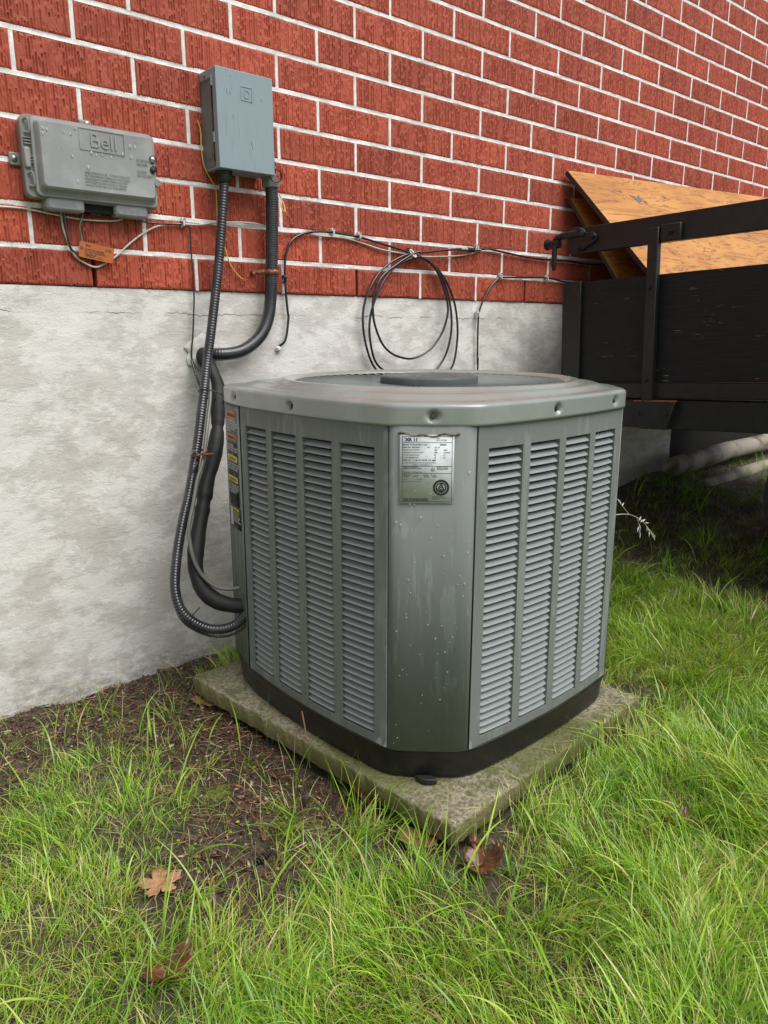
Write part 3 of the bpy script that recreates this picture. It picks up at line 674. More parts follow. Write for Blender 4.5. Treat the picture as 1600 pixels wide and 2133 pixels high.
# rain drops on the corner panel
def droplet(b, c, nrm, r, el=1.5):
    nrm = nrm.normalized(); t = nrm.cross(Vector((0, 0, 1))).normalized(); up = t.cross(nrm)
    rings = []
    for i in range(4):
        a = i/4*PI/2; rings.append([c+nrm*r*.55*math.sin(a)+(t*math.cos(q)+up*math.sin(q)*(el if math.sin(q) > 0 else 1))*r*math.cos(a) for q in [2*PI*k/8 for k in range(8)]])
    b.grid(rings, close=True); b.fan([Vector(p) for p in rings[-1]])
b = MB()
for k in range(64):
    s_ = random.uniform(.012, .148); z = -.89+.60*random.random()**.8; droplet(b, onA(s_, z, .0012), nA, random.choice((.0010, .0013, .0016, .0019)), random.uniform(1.2, 2.0))
for s_, z in ((.035, -.366), (.033, -.377), (.049, -.377), (.038, -.384), (.077, -.383), (.040, -.402)): droplet(b, onA(s_, z, .0016), nA, .0022, 1.4)
b.build('raindrops', 'water', ac)['kind'] = 'stuff'

# ---------------------------------------------------------------- disconnect box
dx0, dx1, dz0, dz1, dd = .304, .466, .298, .528, .086
dbx = thing('disconnect_box', 'tall pale blue-grey steel disconnect box on the brick with two conduits below', 'electrical box', ((dx0+dx1)/2, 0, dz0))
ox, oz = (dx0+dx1)/2, dz0
def D(x, y, z): return (x-ox, y, z-oz)
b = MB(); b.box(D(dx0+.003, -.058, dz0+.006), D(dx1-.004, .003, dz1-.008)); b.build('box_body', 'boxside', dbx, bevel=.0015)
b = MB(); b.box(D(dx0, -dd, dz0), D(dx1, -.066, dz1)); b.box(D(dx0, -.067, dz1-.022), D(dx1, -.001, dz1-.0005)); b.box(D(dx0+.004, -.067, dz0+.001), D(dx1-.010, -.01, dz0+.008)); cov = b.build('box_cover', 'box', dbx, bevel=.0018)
for z in (.4995, .372): MB().cyl(D(dx0-.001, -.067, z-.013), D(dx0-.001, -.067, z+.010), .0035, 10).build('hinge', 'box', dbx)
b = MB(); b.box(D(dx0-.0005, -.0665, dz0+.02), D(dx0+.004, -.060, dz1-.024)); b.build('door_gap', 'pan', dbx)
b = MB(); b.cyl(D(dx0+.0035, -.034, .337), D(dx0+.0015, -.034, .337), .0125, 28); b.build('knockout', 'boxside', dbx, bevel=.0006)
b = MB(); b.cyl(D(dx0-.0005, -.03, dz1-.012), D(dx0-.003, -.03, dz1-.012), .004, 12); b.build('screw', 'steel', dbx)
lo = MB(); lc = (.389, .4785)      # square emblem with a D, stamped in the cover
def frame(b, x0, x1, z0, z1, w, y0, y1):
    b.box(D(x0, y0, z0), D(x1, y1, z0+w)); b.box(D(x0, y0, z1-w), D(x1, y1, z1)); b.box(D(x0, y0, z0+w), D(x0+w, y1, z1-w)); b.box(D(x1-w, y0, z0+w), D(x1, y1, z1-w))
frame(lo, lc[0]-.0165, lc[0]+.0165, lc[1]-.0165, lc[1]+.0165, .0022, -dd-.0012, -dd+.001); lo.build('emblem_frame', 'box', dbx, bevel=.0004)
text('emblem', 'D', .028, 'box', FRONT(lc[0]-.0088-ox, -dd-.0002, lc[1]-.0098-oz), dbx, .001, sx=.95, bold=.0006)
for x, z, l in ((.345, .513, .003), (.347, .486, .004), (.333, .482, .014), (.342, .478, .010), (.401, .462, .004), (.43, .474, .006), (.348, .425, .008), (.3995, .365, .013), (.397, .372, .010)):
    MB().tube([D(x, -dd-.0001, z), D(x+.001, -dd-.0001, z-l)], .0005, 6).build('scratch', 'inkgrey', dbx)
b = MB(); b.box(D(dx1-.002, -.071, .308), D(dx1+.012, -.069, .336)); b.build('hasp', 'pan', dbx, bevel=.0005)
b = MB(); b.lathe([(.004, 0), (.0052, -.001), (.0052, .002), (.004, .001)], D(dx1+.006, -.072, .320), 'Y', 16); b.build('hasp_eye', 'clip', dbx)
# hubs
b = MB(); b.lathe([(.0, .297-oz), (.022, .297-oz), (.022, .291-oz), (.019, .290-oz), (.019, .2845-oz), (.0165, .272-oz), (.013, .272-oz)], (.337-ox, -.045, 0), n=24); b.build('conduit_hub', 'pan', dbx)
b = MB(); b.lathe([(.0, .3005-oz), (.019, .3005-oz), (.019, .294-oz)], (.4775-ox, -.045, 0), n=24); b.lathe([(.019, .294-oz), (.0245, .293-oz), (.0245, .276-oz), (.0225, .274-oz), (.015, .273-oz)], (.4775-ox, -.045, 0), n=8); b.build('conduit_hub', 'boxside', dbx, angle=25)
b = MB(); b.tube(smooth_path([D(.452, -.05, .300), D(.468, -.048, .306), D(.478, -.045, .300)], 5), .014, 12); b.build('hub_elbow', 'boxside', dbx)

def conduit(name, label, pts_, r, pitch, amp, mat='conduit'):
    p = resample(smooth_path(pts_, 10), pitch/4); b = MB(); b.tube(p, lambda i, m: r+amp*(1 if i % 4 in (0, 1) else -1 if i % 4 == 2 else .6), 18)
    o = b.build(name, mat, None, angle=70); tag(o, label, 'conduit'); return o
condA = [(.337,-.045,.274),(.330,-.047,.225),(.319,-.05,.154),(.305,-.053,.07),(.287,-.058,-.015),(.266,-.067,-.1),(.247,-.074,-.173),(.225,-.092,-.241),(.207,-.107,-.292),(.183,-.127,-.361),(.156,-.151,-.424),(.122,-.18,-.496),(.093,-.202,-.548),(.067,-.224,-.599),(.045,-.246,-.65),(.028,-.27,-.7),(.028,-.29,-.742),(.046,-.307,-.774),(.078,-.326,-.797),(.112,-.341,-.803),(.14,-.354,-.794),(.16,-.366,-.773),(.185,-.375,-.745),(.21,-.38,-.72)]
condB = [(.4775,-.045,.276),(.480,-.044,.241),(.478,-.04,.142),(.475,-.038,.067),(.471,-.035,-.009),(.459,-.035,-.068),(.429,-.035,-.117),(.376,-.031,-.152),(.314,-.022,-.161),(.282,.012,-.156),(.273,.03,-.154)]
conduit('flexible_conduit', 'long ribbed black flexible conduit from the disconnect box looping down into the unit', condA, .0118, .0072, .0006)
conduit('flexible_conduit', 'short thick black conduit under the hex hub bending left into the foundation', condB, .0168, .0060, .0004)
fat = [(.268,.02,-.148),(.27,-.009,-.169),(.27,-.052,-.206),(.276,-.067,-.245),(.267,-.082,-.289),(.248,-.106,-.357),(.217,-.134,-.425),(.185,-.156,-.476),(.153,-.185,-.541),(.126,-.209,-.593),(.105,-.231,-.638),(.095,-.249,-.676),(.1,-.268,-.717),(.121,-.29,-.745),(.146,-.316,-.756),(.168,-.338,-.758),(.191,-.36,-.754),(.23,-.37,-.75)]
p = resample(smooth_path(fat, 8), .008); b = MB(); b.tube(p, lambda i, m: .0195+.0015*math.sin(i*.37)+.0003*math.sin(i*1.3)-(.003 if i in (56, 57, 58, 30, 31) else 0), 18)
tag(b.build('refrigerant_line', 'foam', None, angle=70), 'fat black foam-insulated refrigerant pipe curving from the foundation into the unit', 'pipe')
thin = [(.268,.02,-.148),(.262,-.024,-.175),(.25,-.069,-.217),(.243,-.088,-.259),(.221,-.113,-.313),(.173,-.166,-.416),(.143,-.19,-.457),(.114,-.219,-.509),(.088,-.24,-.56),(.082,-.252,-.596),(.083,-.265,-.637),(.094,-.276,-.673),(.111,-.291,-.699),(.129,-.303,-.712),(.152,-.317,-.716),(.175,-.33,-.713),(.21,-.34,-.71)]
b = MB(); b.tube(resample(smooth_path(thin, 8), .008), .0048, 10); tag(b.build('refrigerant_line', 'greycable', None, angle=70), 'thin dull grey liquid pipe running beside the fat insulated pipe', 'pipe')
thin2 = [(.232,-.015,-.175),(.231,-.035,-.211),(.237,-.064,-.273),(.221,-.07,-.296),(.199,-.087,-.367),(.175,-.103,-.433),(.145,-.122,-.509),(.113,-.150,-.565),(.086,-.185,-.617),(.060,-.218,-.666),(.036,-.245,-.715),(.030,-.272,-.763),(.044,-.298,-.792),(.079,-.322,-.816),(.114,-.343,-.822),(.142,-.360,-.812),(.165,-.375,-.79)]
b = MB(); b.tube(resample(smooth_path(thin2, 8), .008), .0032, 8); tag(b.build('control_cable', 'cable', None, angle=70), 'thin black control cable strapped along the outside of the long conduit', 'cable')

def cable(name, label, pts_, y, r, mat, cat='cable', group=None, wob=.0015, sub=6):
    P = [(q[0], (q[2] if len(q) > 2 else y)+wob*math.sin(i*2.1), q[1]) for i, q in enumerate(pts_)]
    b = MB(); b.tube(resample(smooth_path(P, sub), .006), r, 8); return tag(b.build(name, mat, None, angle=80), label, cat, group)
cable('telephone_cable', 'thin white cable running behind the foot of the grey telecom box', [(-.6,.17),(-.4,.16),(-.242,.165),(-.197,.167),(-.151,.168),(-.103,.163),(-.07,.16),(-.027,.156),(.012,.156),(.055,.159),(.078,.165)], -.005, .0022, 'white')
wb = [(-.067,.172),(-.066,.139),(-.062,.116),(-.054,.09),(-.042,.071),(-.022,.057),(.002,.05),(.024,.059),(.055,.079),(.087,.107),(.124,.134),(.16,.154),(.197,.163),(.238,.167),(.28,.169),(.323,.177),(.354,.181),(.4,.185),(.446,.186),(.479,.182),(.52,.171),(.557,.171),(.609,.174),(.667,.171),(.755,.171),(.83,.16),(.902,.147),(.984,.142),(1.062,.137),(1.165,.142),(1.237,.149),(1.303,.159),(1.348,.174),(1.392,.18),(1.423,.178),(1.508,.171),(1.611,.165),(1.725,.16),(1.854,.16),(1.973,.158),(2.098,.161),(2.212,.163),(2.5,.17),(3.2,.16),(4.4,.165)]
cable('telephone_cable', 'long white cable looping under the orange tag and along the wall to the trailer', wb, -.006, .0024, 'white')
cable('ground_wire', 'short black wire dropping from the telecom box through the orange tag', [(-.064,.172),(-.061,.136),(-.06,.113),(-.058,.098),(-.053,.086),(-.045,.079),(-.038,.079),(-.030,.088)], -.014, .0026, 'cable')
cable('ground_wire', 'short grey wire dropping from the telecom box onto the orange tag', [(-.018,.175),(-.021,.159),(-.027,.148),(-.03,.135),(-.027,.119),(-.027,.098)], -.012, .0021, 'greycable')
cable('cable', 'thin black cable clipped right of the telecom box, dropping down the foundation to the pipes', [(.085,.178),(.109,.167),(.145,.162),(.184,.163),(.231,.165),(.247,.162),(.252,.151),(.252,.099),(.253,.055),(.252,.01),(.253,-.013),(.247,-.062),(.242,-.113),(.236,-.156),(.237,-.175),(.244,-.198,-.03),(.258,-.215,-.05)], -.009, .0022, 'cable')
cable('coaxial_cable', 'black coaxial cable arching out of the foundation up to the coil', [(.514,-.146,.02),(.522,-.138,-.004),(.531,-.125,-.01),(.539,-.1),(.545,-.06),(.543,-.047),(.539,-.001),(.537,.044),(.538,.085),(.545,.118),(.559,.145),(.587,.165),(.624,.177),(.666,.182),(.71,.183),(.754,.181),(.812,.177),(.871,.168),(.932,.159),(.983,.151),(1.022,.144)], -.009, .0037, 'cable', wob=0)
coil = [(1.02,.144),(1.101,.122),(1.169,.072),(1.213,.003),(1.232,-.069),(1.234,-.142),(1.213,-.224),(1.133,-.278),(1.032,-.293),(.935,-.269),(.862,-.213),(.829,-.152),(.814,-.086),(.818,-.028),(.845,.03),(.9,.09),(.974,.13),(1.03,.139),(1.113,.108),(1.163,.056),(1.193,-.021),(1.2,-.101),(1.176,-.182),(1.12,-.237),(1.036,-.258),(.935,-.238),(.868,-.202),(.841,-.138),(.837,-.071),(.859,-.006),(.904,.061),(.964,.107),(1.039,.132),(1.101,.115),(1.145,.063),(1.177,-.021),(1.162,-.085),(1.129,-.133),(1.083,-.169),(1.015,-.189),(.945,-.177),(.898,-.149),(.868,-.108),(.849,-.057),(.849,.001),(.88,.06),(.944,.103),(1.03,.145),(1.058,.147),(1.125,.156),(1.181,.163),(1.228,.168)]
yy = [-.012-.006*math.sin(i*PI/8)**2-.0045*(i//16) for i in range(len(coil))]
cable('coaxial_cable', 'black coaxial cable hanging in a three-turn coil above the air conditioner', [(a, c, yy[i]) for i, (a, c) in enumerate(coil)], -.012, .0037, 'cable', wob=0)
cc = thing('coaxial_connector', 'silver coaxial connector between the coil and the cable along the mortar', 'connector', (1.28, -.014, .171))
b = MB(); b.tube([(-.055,0,-.003),(-.035,0,-.002)], .006, 12); b.build('connector_barrel', 'steel', cc); b = MB(); b.tube([(-.034,0,-.002),(-.004,0,-.0005)], .0072, 6); b.build('hex_nut', 'steel', cc, angle=20)
b = MB()
for k in range(4): b.lathe([(.0055, 0), (.008, .002), (.008, .006), (.0055, .008)], (.006+k*.008, 0, 0), 'X', 14)
b.build('rubber_boot', 'rubber', cc); b = MB(); b.tube([(.034, 0, .001), (.062, 0, .003)], .0048, 12); b.build('connector_barrel', 'steel', cc)
cable('coaxial_cable', 'black cable lying in the mortar joint right of the silver connector towards the trailer', [(1.334,.179),(1.364,.179),(1.396,.18),(1.473,.175),(1.608,.165),(1.722,.164),(1.85,.165),(1.97,.161),(2.095,.164),(2.209,.165),(2.6,.16),(4.4,.17)], -.010, .0032, 'cable')
cable('coaxial_cable', 'thin black cable turning down the foundation left of the trailer corner', [(2.8,.08),(1.996,.084),(1.883,.086),(1.828,.088),(1.729,.097),(1.587,.092),(1.467,.088),(1.444,.08),(1.41,.054),(1.38,.016),(1.359,-.018),(1.351,-.043),(1.349,-.076),(1.349,-.118),(1.352,-.219),(1.354,-.245),(1.354,-.9)], -.008, .0032, 'cable', wob=0)
yw = cable('bonding_wire', 'loose yellow wire hanging from behind the disconnect box past the long conduit', [(.29,.418),(.297,.397),(.297,.352),(.302,.313),(.32,.281),(.332,.259),(.330,.206,-.012),(.333,.159),(.342,.135),(.352,.112),(.364,.076),(.385,.05),(.399,.039)], -.008, .0016, 'yellow', 'wire', wob=0)
b = MB(); b.tube([(.399,-.008,.039),(.418,-.01,.037),(.430,-.008,.031)], .0007, 6); b.build('copper_strand', 'copper', yw)
cable('bonding_wire', 'short yellow wire end bent beside the short conduit', [(.494,.238,-.062),(.500,.222,-.063),(.508,.214,-.062),(.511,.226,-.058),(.509,.245,-.05),(.503,.262,-.045)], -.06, .0016, 'yellow', 'wire', wob=0)

def clip(x, z, label, mat='clip', y=-.010):
    o = thing('cable_clip', label, 'cable clip', (x, 0, z), group='nail-in cable clips along the wall')
    MB().tube([(-.004, -.003, -.008), (-.004, -.018, -.004), (-.004, -.019, .004), (-.004, -.003, .007)], .0028, 8).build('clip_body', mat, o); MB().cyl((0, .0, .010), (0, -.016, .010), .0030, 12).build('nail', 'steel', o)
    MB().box((-.006, -.012, .004), (.006, .0, .013)).build('nail_boss', mat, o, bevel=.001)
for x, z, l in ((.236,.168,'white clip in the mortar between the telecom box and the long conduit'),(.71,.182,'white clip at the top of the coaxial arch, left of the two'),(.81,.179,'white clip right of the arch top, under a vertical joint'),(1.332,.180,'white clip just right of the silver connector'),(1.461,.090,'grey clip where the thin cable turns down, right of the coil'),(1.727,.094,'grey clip on the thin cable nearest the trailer'),(1.347,-.043,'white clip on the foundation holding the thin vertical cable'),(.538,.042,'dark clip on the rising leg of the coaxial arch')):
    clip(x, z, l, 'cable' if 'dark' in l else 'clip')
o = thing('cable_clip', 'large white loop clip tying the top of the cable coil', 'cable clip', (1.021, -.016, .143), group='nail-in cable clips along the wall'); b = MB(); b.tube([(.007*math.cos(a)+.002, .013*math.sin(a), .012*math.sin(a)+.0) for a in [k*PI/10 for k in range(21)]], .0028, 8); b.build('clip_loop', 'clip', o); MB().cyl((-.004, .016, .016), (-.004, -.004, .016), .003, 10).build('nail', 'steel', o)
def ziptie(name, label, c, ax, r, tail, mat='rubber'):
    o = thing(name, label, 'zip tie', c); ax = Vector(ax).normalized(); u = ax.orthogonal().normalized(); w = ax.cross(u); b = MB()
    b.tube([(u*math.cos(a)+w*math.sin(a))*r for a in [k*PI/12 for k in range(25)]], .0016, 6); b.build('tie_loop', mat, o); MB().tube([(u*r), (u*r+Vector(tail)*.5), (u*r+Vector(tail))], .0013, 6).build('tie_tail', mat, o); return o
ziptie('zip_tie', 'black zip tie seal looped through the disconnect box hasp', (.476, -.074, .301), (.2, 1, .1), .0165, (.002, .0, -.018)); 
ziptie('zip_tie', 'black zip tie binding the conduit and pipes beside the unit lid', (.243, -.098, -.262), (.45, .2, .9), .036, (-.02, -.03, .01))
ziptie('zip_tie', 'black zip tie round the lowest bend of the long conduit', (.045, -.306, -.772), (.75, -.5, -.55), .0145, (.01, -.02, .022))
hc = thing('hose_clamp', 'small rusty clamp with copper wire ends on the pipe bundle', 'clamp', (.170, -.150, -.400)); MB().tube([(.020*math.cos(a), .018*math.sin(a), .006*math.cos(a)) for a in [k*PI/10 for k in range(21)]], .003, 6).build('clamp_band', 'rust', hc)
MB().cyl((-.028, -.014, .006), (-.016, -.012, .004), .006, 10).build('screw', 'steel', hc); MB().cyl((.0, -.024, -.002), (.028, -.02, -.004), .0035, 8).build('bolt', 'rust', hc); MB().tube([(-.014, -.02, -.02), (-.03, -.02, -.045), (-.036, -.018, -.062)], .003, 6).build('wire_end', 'cable', hc); MB().tube([(-.036, -.018, -.062), (-.040, -.018, -.048)], .0022, 6).build('copper_tip', 'copper', hc)
st = thing('pipe_strap', 'rusty perforated strap holding the short thick conduit to the brick', 'strap', (.474, -.03, .058)); b = MB()
P = []
for k in range(15):
    a = PI*1.06*k/14-.1; w = .0075-.0022*abs(math.sin(k*PI/3.5)); P.append([(.0185*math.cos(a), -.008-.0185*math.sin(a)+.0, -w), (.0185*math.cos(a), -.008-.0185*math.sin(a), w)])
P += [[(-.030, .022, -.005), (-.030, .022, .005)], [(-.046, .024, -.004), (-.046, .024, .004)]]
b.grid(P); s_ = b.build('strap_band', 'rust', st); s_.modifiers.new('thick', 'SOLIDIFY').thickness = .0015; MB().cyl((-.042, .028, 0), (-.042, .014, 0), .005, 12).build('screw', 'rust', st)
for a in (.25, .5, .75): MB().cyl((.0195*math.cos(PI*a), -.008-.0205*math.sin(PI*a), 0), (.017*math.cos(PI*a), -.008-.017*math.sin(PI*a), 0), .0024, 8).build('hole', 'ink', st)
tg = thing('cable_tag', 'orange plastic tag with black print hanging on the wires under the telecom box', 'tag', (.003, -.0165, .083), (0, R(9), 0))
b = MB(); rp = rrect(-.041, .041, -.018, .018, .005); b.prism(rp, lambda x, z: (x, 0, z), lambda x, z: (x, -.001, z)); b.build('tag_plate', 'tag', tg)
for s, x, z, si in (('Bell', -.026, .0085, .0075), ('XTB', .020, .0055, .0078), ('AVANT DE CREUSER\nDO NOT DIG BEFORE\nCALLING US', -.028, .0, .0050), ('APPELEZ - CALL', -.026, -.0150, .0060)): text('lettering', s, si, 'ink', FRONT(x, -.0013, z), tg, .00005, bold=.00012)
b = MB(); b.lathe([(.0035, .0008), (.0035, .0014), (.0018, .0014)], (-.035, 0, .002), 'Y', 12); b.build('eyelet', 'ink', tg)

# ---------------------------------------------------------------- telecom box
bl = thing('telecom_box', 'wide grey plastic telephone junction box with raindrops on its cover', 'junction box', (.005, 0, .19))
BX, BZ = .005, .19
def Bq(x, y, z): return (x-BX, y, z-BZ)
def rloft(b, levels):
    P = []
    for x0, x1, z0, z1, r, y in levels: P.append([Bq(x, y, z) for x, z in rrect(x0, x1, z0, z1, r, 6)])
    b.grid(P, close=True); b.fan([Vector(p) for p in P[-1]]); return b
b = MB(); rloft(b, [(-.140, .158, .190, .356, .014, .003), (-.146, .158, .188, .358, .016, -.010), (-.147, .157, .188, .358, .016, -.034), (-.145, .155, .190, .356, .015, -.037)]); b.build('housing', 'bellside', bl)
b = MB(); P = []
def cov(y, ins, r):
    out = []
    for x, z in rrect(-.128+ins, .153-ins, .192+ins, .354-ins, r, 6): out.append(Bq(x, y, z))
    return out
lv = [(-.036, 0, .013), (-.044, 0, .013), (-.046, .0012, .012), (-.0465, .006, .010)]
P = [cov(y, i_, r) for y, i_, r in lv]
# raised face: deep on the left and middle, sloping back at the lower right
def face(ins, fy):
    return [Bq(x, fy(x, z), z) for x, z in rrect(-.128+ins, .153-ins, .192+ins*1.5, .354-ins*.9, .009, 6)]
yf = lambda x, z: -.066+max(0, (x-.10)/.053)*.004
P.append(face(.0075, lambda x, z: -.050)); P.append(face(.0105, lambda x, z: yf(x, z)+.003)); P.append(face(.013, yf))
b.grid(P, close=True); b.fan([Vector(p) for p in P[-1]]); cv = b.build('cover', 'bell', bl, angle=28)
text('lettering', 'Bell', .044, 'bell', FRONT(-.010-BX, -.0660, .304-BZ), cv, .0009, sx=1.0)
b = MB()
for x0, x1, z0, z1 in ((-.032, .071, .296, .341),):
    for q in ((x0, x1, z0, z0+.0007), (x0, x1, z1-.0007, z1), (x0, x0+.0007, z0, z1), (x1-.0007, x1, z0, z1), ): b.box(Bq(q[0], -.0664, q[2]), Bq(q[1], -.065, q[3]))
b.build('emblem_frame', 'bell', cv)
text('lettering', "USAGE AUTORISE SEULEMENT. TOUTE ALTERATION\nPEUT ENDOMMAGER LE RESEAU. EN CAS DE PANNE\nDEBRANCHER ET VERIFIER LE SERVICE A LA PRISE.\nAUTHORIZED USE ONLY. IN CASE OF TROUBLE\nUNPLUG THE TEST JACK AND CHECK SERVICE", .0062, 'bell', FRONT(-.026-BX, -.0662, .248-BZ), cv, .0003, sx=.72)
text('lettering', 'CUSTOMER\nACCESS\n\nACCES\nDU CLIENT', .0078, 'bell', FRONT(.098-BX, -.0658, .290-BZ), cv, .0005)
for z, mt in ((.297, 'steel'), (.274, 'rubber')): b = MB(); b.lathe([(.009, .060), (.009, .0665), (.0078, .0668)], Bq(.139, 0, z), 'Y', 20); b.build('screw_well', 'rubber', bl); b = MB(); b.lathe([(.0001, .067), (.004, .0668), (.0062, .0655), (.0062, .060)], Bq(.139, 0, z), 'Y', 16); b.build('screw', mt, bl)
b = MB(); b.lathe([(.008, .052), (.008, .0635), (.0001, .0635)], Bq(.147, 0, .247), 'Y', 18); b.build('lock_notch', 'bellside', bl)
for z in (.333, .225):     # hinge hooks
    b = MB(); b.tube(smooth_path([Bq(-.139, -.040, z+.012), Bq(-.133, -.047, z+.013), Bq(-.131, -.047, z-.012), Bq(-.139, -.040, z-.013)], 4), .0028, 8); b.build('hinge', 'bellside', bl)
for z in (.300, .262):
    for k in range(3): MB().box(Bq(-.143, -.042, z-.004+k*.006), Bq(-.126, -.036, z-.0015+k*.006)).build('hinge_rib', 'bellside', bl, bevel=.0006)
b = MB(); b.box(Bq(-.145, -.044, .248), Bq(-.132, -.034, .290)); b.build('latch', 'bell', bl, bevel=.003)
for x, z, sx_, sz_ in ((-.155, .269, .012, .014), (.006, .364, .014, .009), (.014, .180, .014, .011)):
    b = MB(); b.box(Bq(x-sx_, -.008, z-sz_), Bq(x+sx_, .001, z+sz_)); tb = b.build('mounting_tab', 'bellside', bl, bevel=.003)
    b = MB(); b.lathe([(.0001, .0135), (.003, .0132), (.0062, .0108), (.0070, .008)], Bq(x+(-.002 if z < .3 else .004), 0, z), 'Y', 18); b.build('screw', 'steel', tb); b = MB(); b.lathe([(.0001, .0139), (.0018, .0139), (.0018, .012)], Bq(x+(-.002 if z < .3 else .004), 0, z), 'Y', 6); b.build('screw_socket', 'ink', tb)
for x0, x1, s in ((-.108, -.022, 'OUVERTURE'), (.048, .130, 'UL  LISTED')):
    b = MB(); P = []
    for ins, y in ((0, -.002), (0, -.034), (.003, -.0385), (.006, -.040)): P.append([Bq(x, y, z) for x, z in rrect(x0+ins, x1-ins, .1655+ins, .196, .009 if ins < .005 else .006, 5)])
    b.grid(P, close=True); b.fan([Vector(p) for p in P[-1]]); eo = b.build('cable_entry_cover', 'bell', bl); text('lettering', s, .0085, 'bell', FRONT(x0+.018-BX, -.0402, .175-BZ), eo, .0004)
MB().box(Bq(-.022, -.026, .170), Bq(.048, 0, .196)).build('entry_cavity', 'nearblack', bl)
b = MB()
for x, z in [(-.108,.326),(-.109,.316),(-.1,.325),(-.064,.326),(-.068,.293),(-.05,.324),(-.039,.336),(-.05,.279),(-.007,.291),(.003,.288),(.01,.319),(.038,.288),(.065,.298),(.084,.317),(.096,.318),(.086,.295),(-.017,.259),(.027,.246),(-.043,.227),(.017,.291)]: droplet(b, Vector(Bq(x, -.0660, z)), Vector((0,-1,0)), random.uniform(.0020, .0036), 1.6)
for k in range(60): droplet(b, Vector(Bq(random.uniform(-.11, .13), -.0655, random.uniform(.222, .335))), Vector((0,-1,0)), random.uniform(.0005, .0011), 1.2)
b.build('raindrops', 'water', bl)['kind'] = 'stuff'

# small marks on the masonry: hole patches
for x, z, r, lab in ((.514, -.150, .0065, 'small filler patch where the coaxial cable enters the foundation'), (.272, -.156, .036, 'round grey filler collar where the short conduit enters the foundation')):
    o = thing('filler_patch', lab, 'filler', (x, 0, z)); b = MB(); P = []
    for rr_, y in ((1.3, .002), (1.0, -.004), (.6, -.007), (.02, -.008)): P.append([(r*rr_*math.cos(2*PI*k/20)*(1+.18*math.sin(k*2.3)), y, r*rr_*math.sin(2*PI*k/20)*(1+.15*math.sin(k*1.7))) for k in range(20)])
    b.grid(P, close=True); b.build('filler', 'parging', o)

# ---------------------------------------------------------------- trailer
TO = Vector((1.595, -.194, .065)); va = Vector((.081, -.996, .043)).normalized(); vb = va.cross(Vector((0, 0, 1))).normalized()*-1; vc = vb.cross(va)
if vc.z < 0: vc = -vc
if vb.x < 0: vb = -vb
tr = thing('utility_trailer', 'black utility trailer with board sides and steel top rail parked nose to the wall', 'trailer', TO)
tr.rotation_mode = 'QUATERNION'; Mq = Matrix((vb, -va, vc)).transposed(); tr.rotation_quaternion = Mq.to_quaternion()
# local axes: +x into the trailer, -y along it towards the camera, +z up
TL, TW = 3.0, 1.55
def tb(name, a, c, mat, bevel=.002, lab=None, par=None):
    o = MB().box(a, c).build(name, mat, par or tr, bevel=bevel)
    if lab: o['label'] = lab
    return o
tb('side_board', (.012, -TL, -.345), (.030, -.004, -.001), 'bwood'); tb('side_board', (TW-.03, -TL, -.345), (TW-.012, -.004, -.001), 'bwood')
tb('front_board', (.031, -.03, -.345), (TW-.031, -.012, -.001), 'bwood'); tb('bed', (.012, -TL, -.385), (TW-.012, -.01, -.347), 'bwood')
b = MB(); b.box((-.002, -.063, -.40), (.010, .004, .001)); b.box((-.002, .004, -.40), (.06, .010, .001)); b.build('corner_post', 'darksteel', tr, bevel=.002)
tb('top_rail', (.004, -TL, .096), (.034, -.012, .180), 'darksteel', .003); tb('top_rail', (TW-.03, -TL, .096), (TW-.004, -.012, .180), 'darksteel', .003)
MB().box((.002, -.05, .150), (.036, .006, .182)).build('rail_cap', 'darksteel', tr, bevel=.003)
for y in (-.312, -1.15, -2.0, -2.85):
    b = MB(); b.box((-.022, y-.036, -.405), (.003, y, .142)); po = b.build('stake_post', 'darksteel', tr, bevel=.003)
    for z in (-.045, -.338): b = MB(); b.cyl((-.022, y-.012, z), (-.028, y-.012, z), .0075, 6); b.cyl((-.026, y-.012, z), (-.031, y-.012, z), .0045, 10); b.build('bolt', 'darksteel', po)
    b = MB(); b.box((-.014, y-.105, .095), (.0035, y-.0365, .148)); br = b.build('rail_bracket', 'darksteel', tr, bevel=.004); b = MB(); b.cyl((-.014, y-.07, .122), (-.022, y-.07, .122), .010, 6); b.cyl((-.02, y-.07, .122), (-.030, y-.07, .122), .006, 10); b.build('bolt', 'darksteel', br)
    b = MB(); b.prism([(y-.115, -.408), (y+.03, -.408), (y+.005, -.50), (y-.09, -.50)], lambda q, z: (-.018, q, z), lambda q, z: (.012, q, z)); pk = b.build('stake_pocket', 'darksteel', tr, bevel=.003); MB().box((-.019, y-.113, -.4085), (.012, y+.028, -.405)).build('rust_seam', 'rust', pk)
    for q in (y+.012, y-.085): b = MB(); b.cyl((-.018, q, -.45), (-.025, q, -.45), .007, 8); b.build('bolt', 'darksteel', pk)
tb('frame_rail', (.000, -TL, -.398), (.045, .0, -.350), 'darksteel', .003, 'upper frame rail'); tb('frame_rail', (.010, -TL, -.500), (.060, .02, -.404), 'darksteel', .003, 'deep lower frame rail'); tb('frame_rail', (TW-.06, -TL, -.500), (TW-.01, .02, -.404), 'darksteel', .003); tb('cross_member', (.061, -.06, -.49), (TW-.061, .01, -.41), 'darksteel')
for y in (-.9, -1.7, -2.5): tb('cross_member', (.061, y-.05, -.48), (TW-.061, y, -.41), 'darksteel')
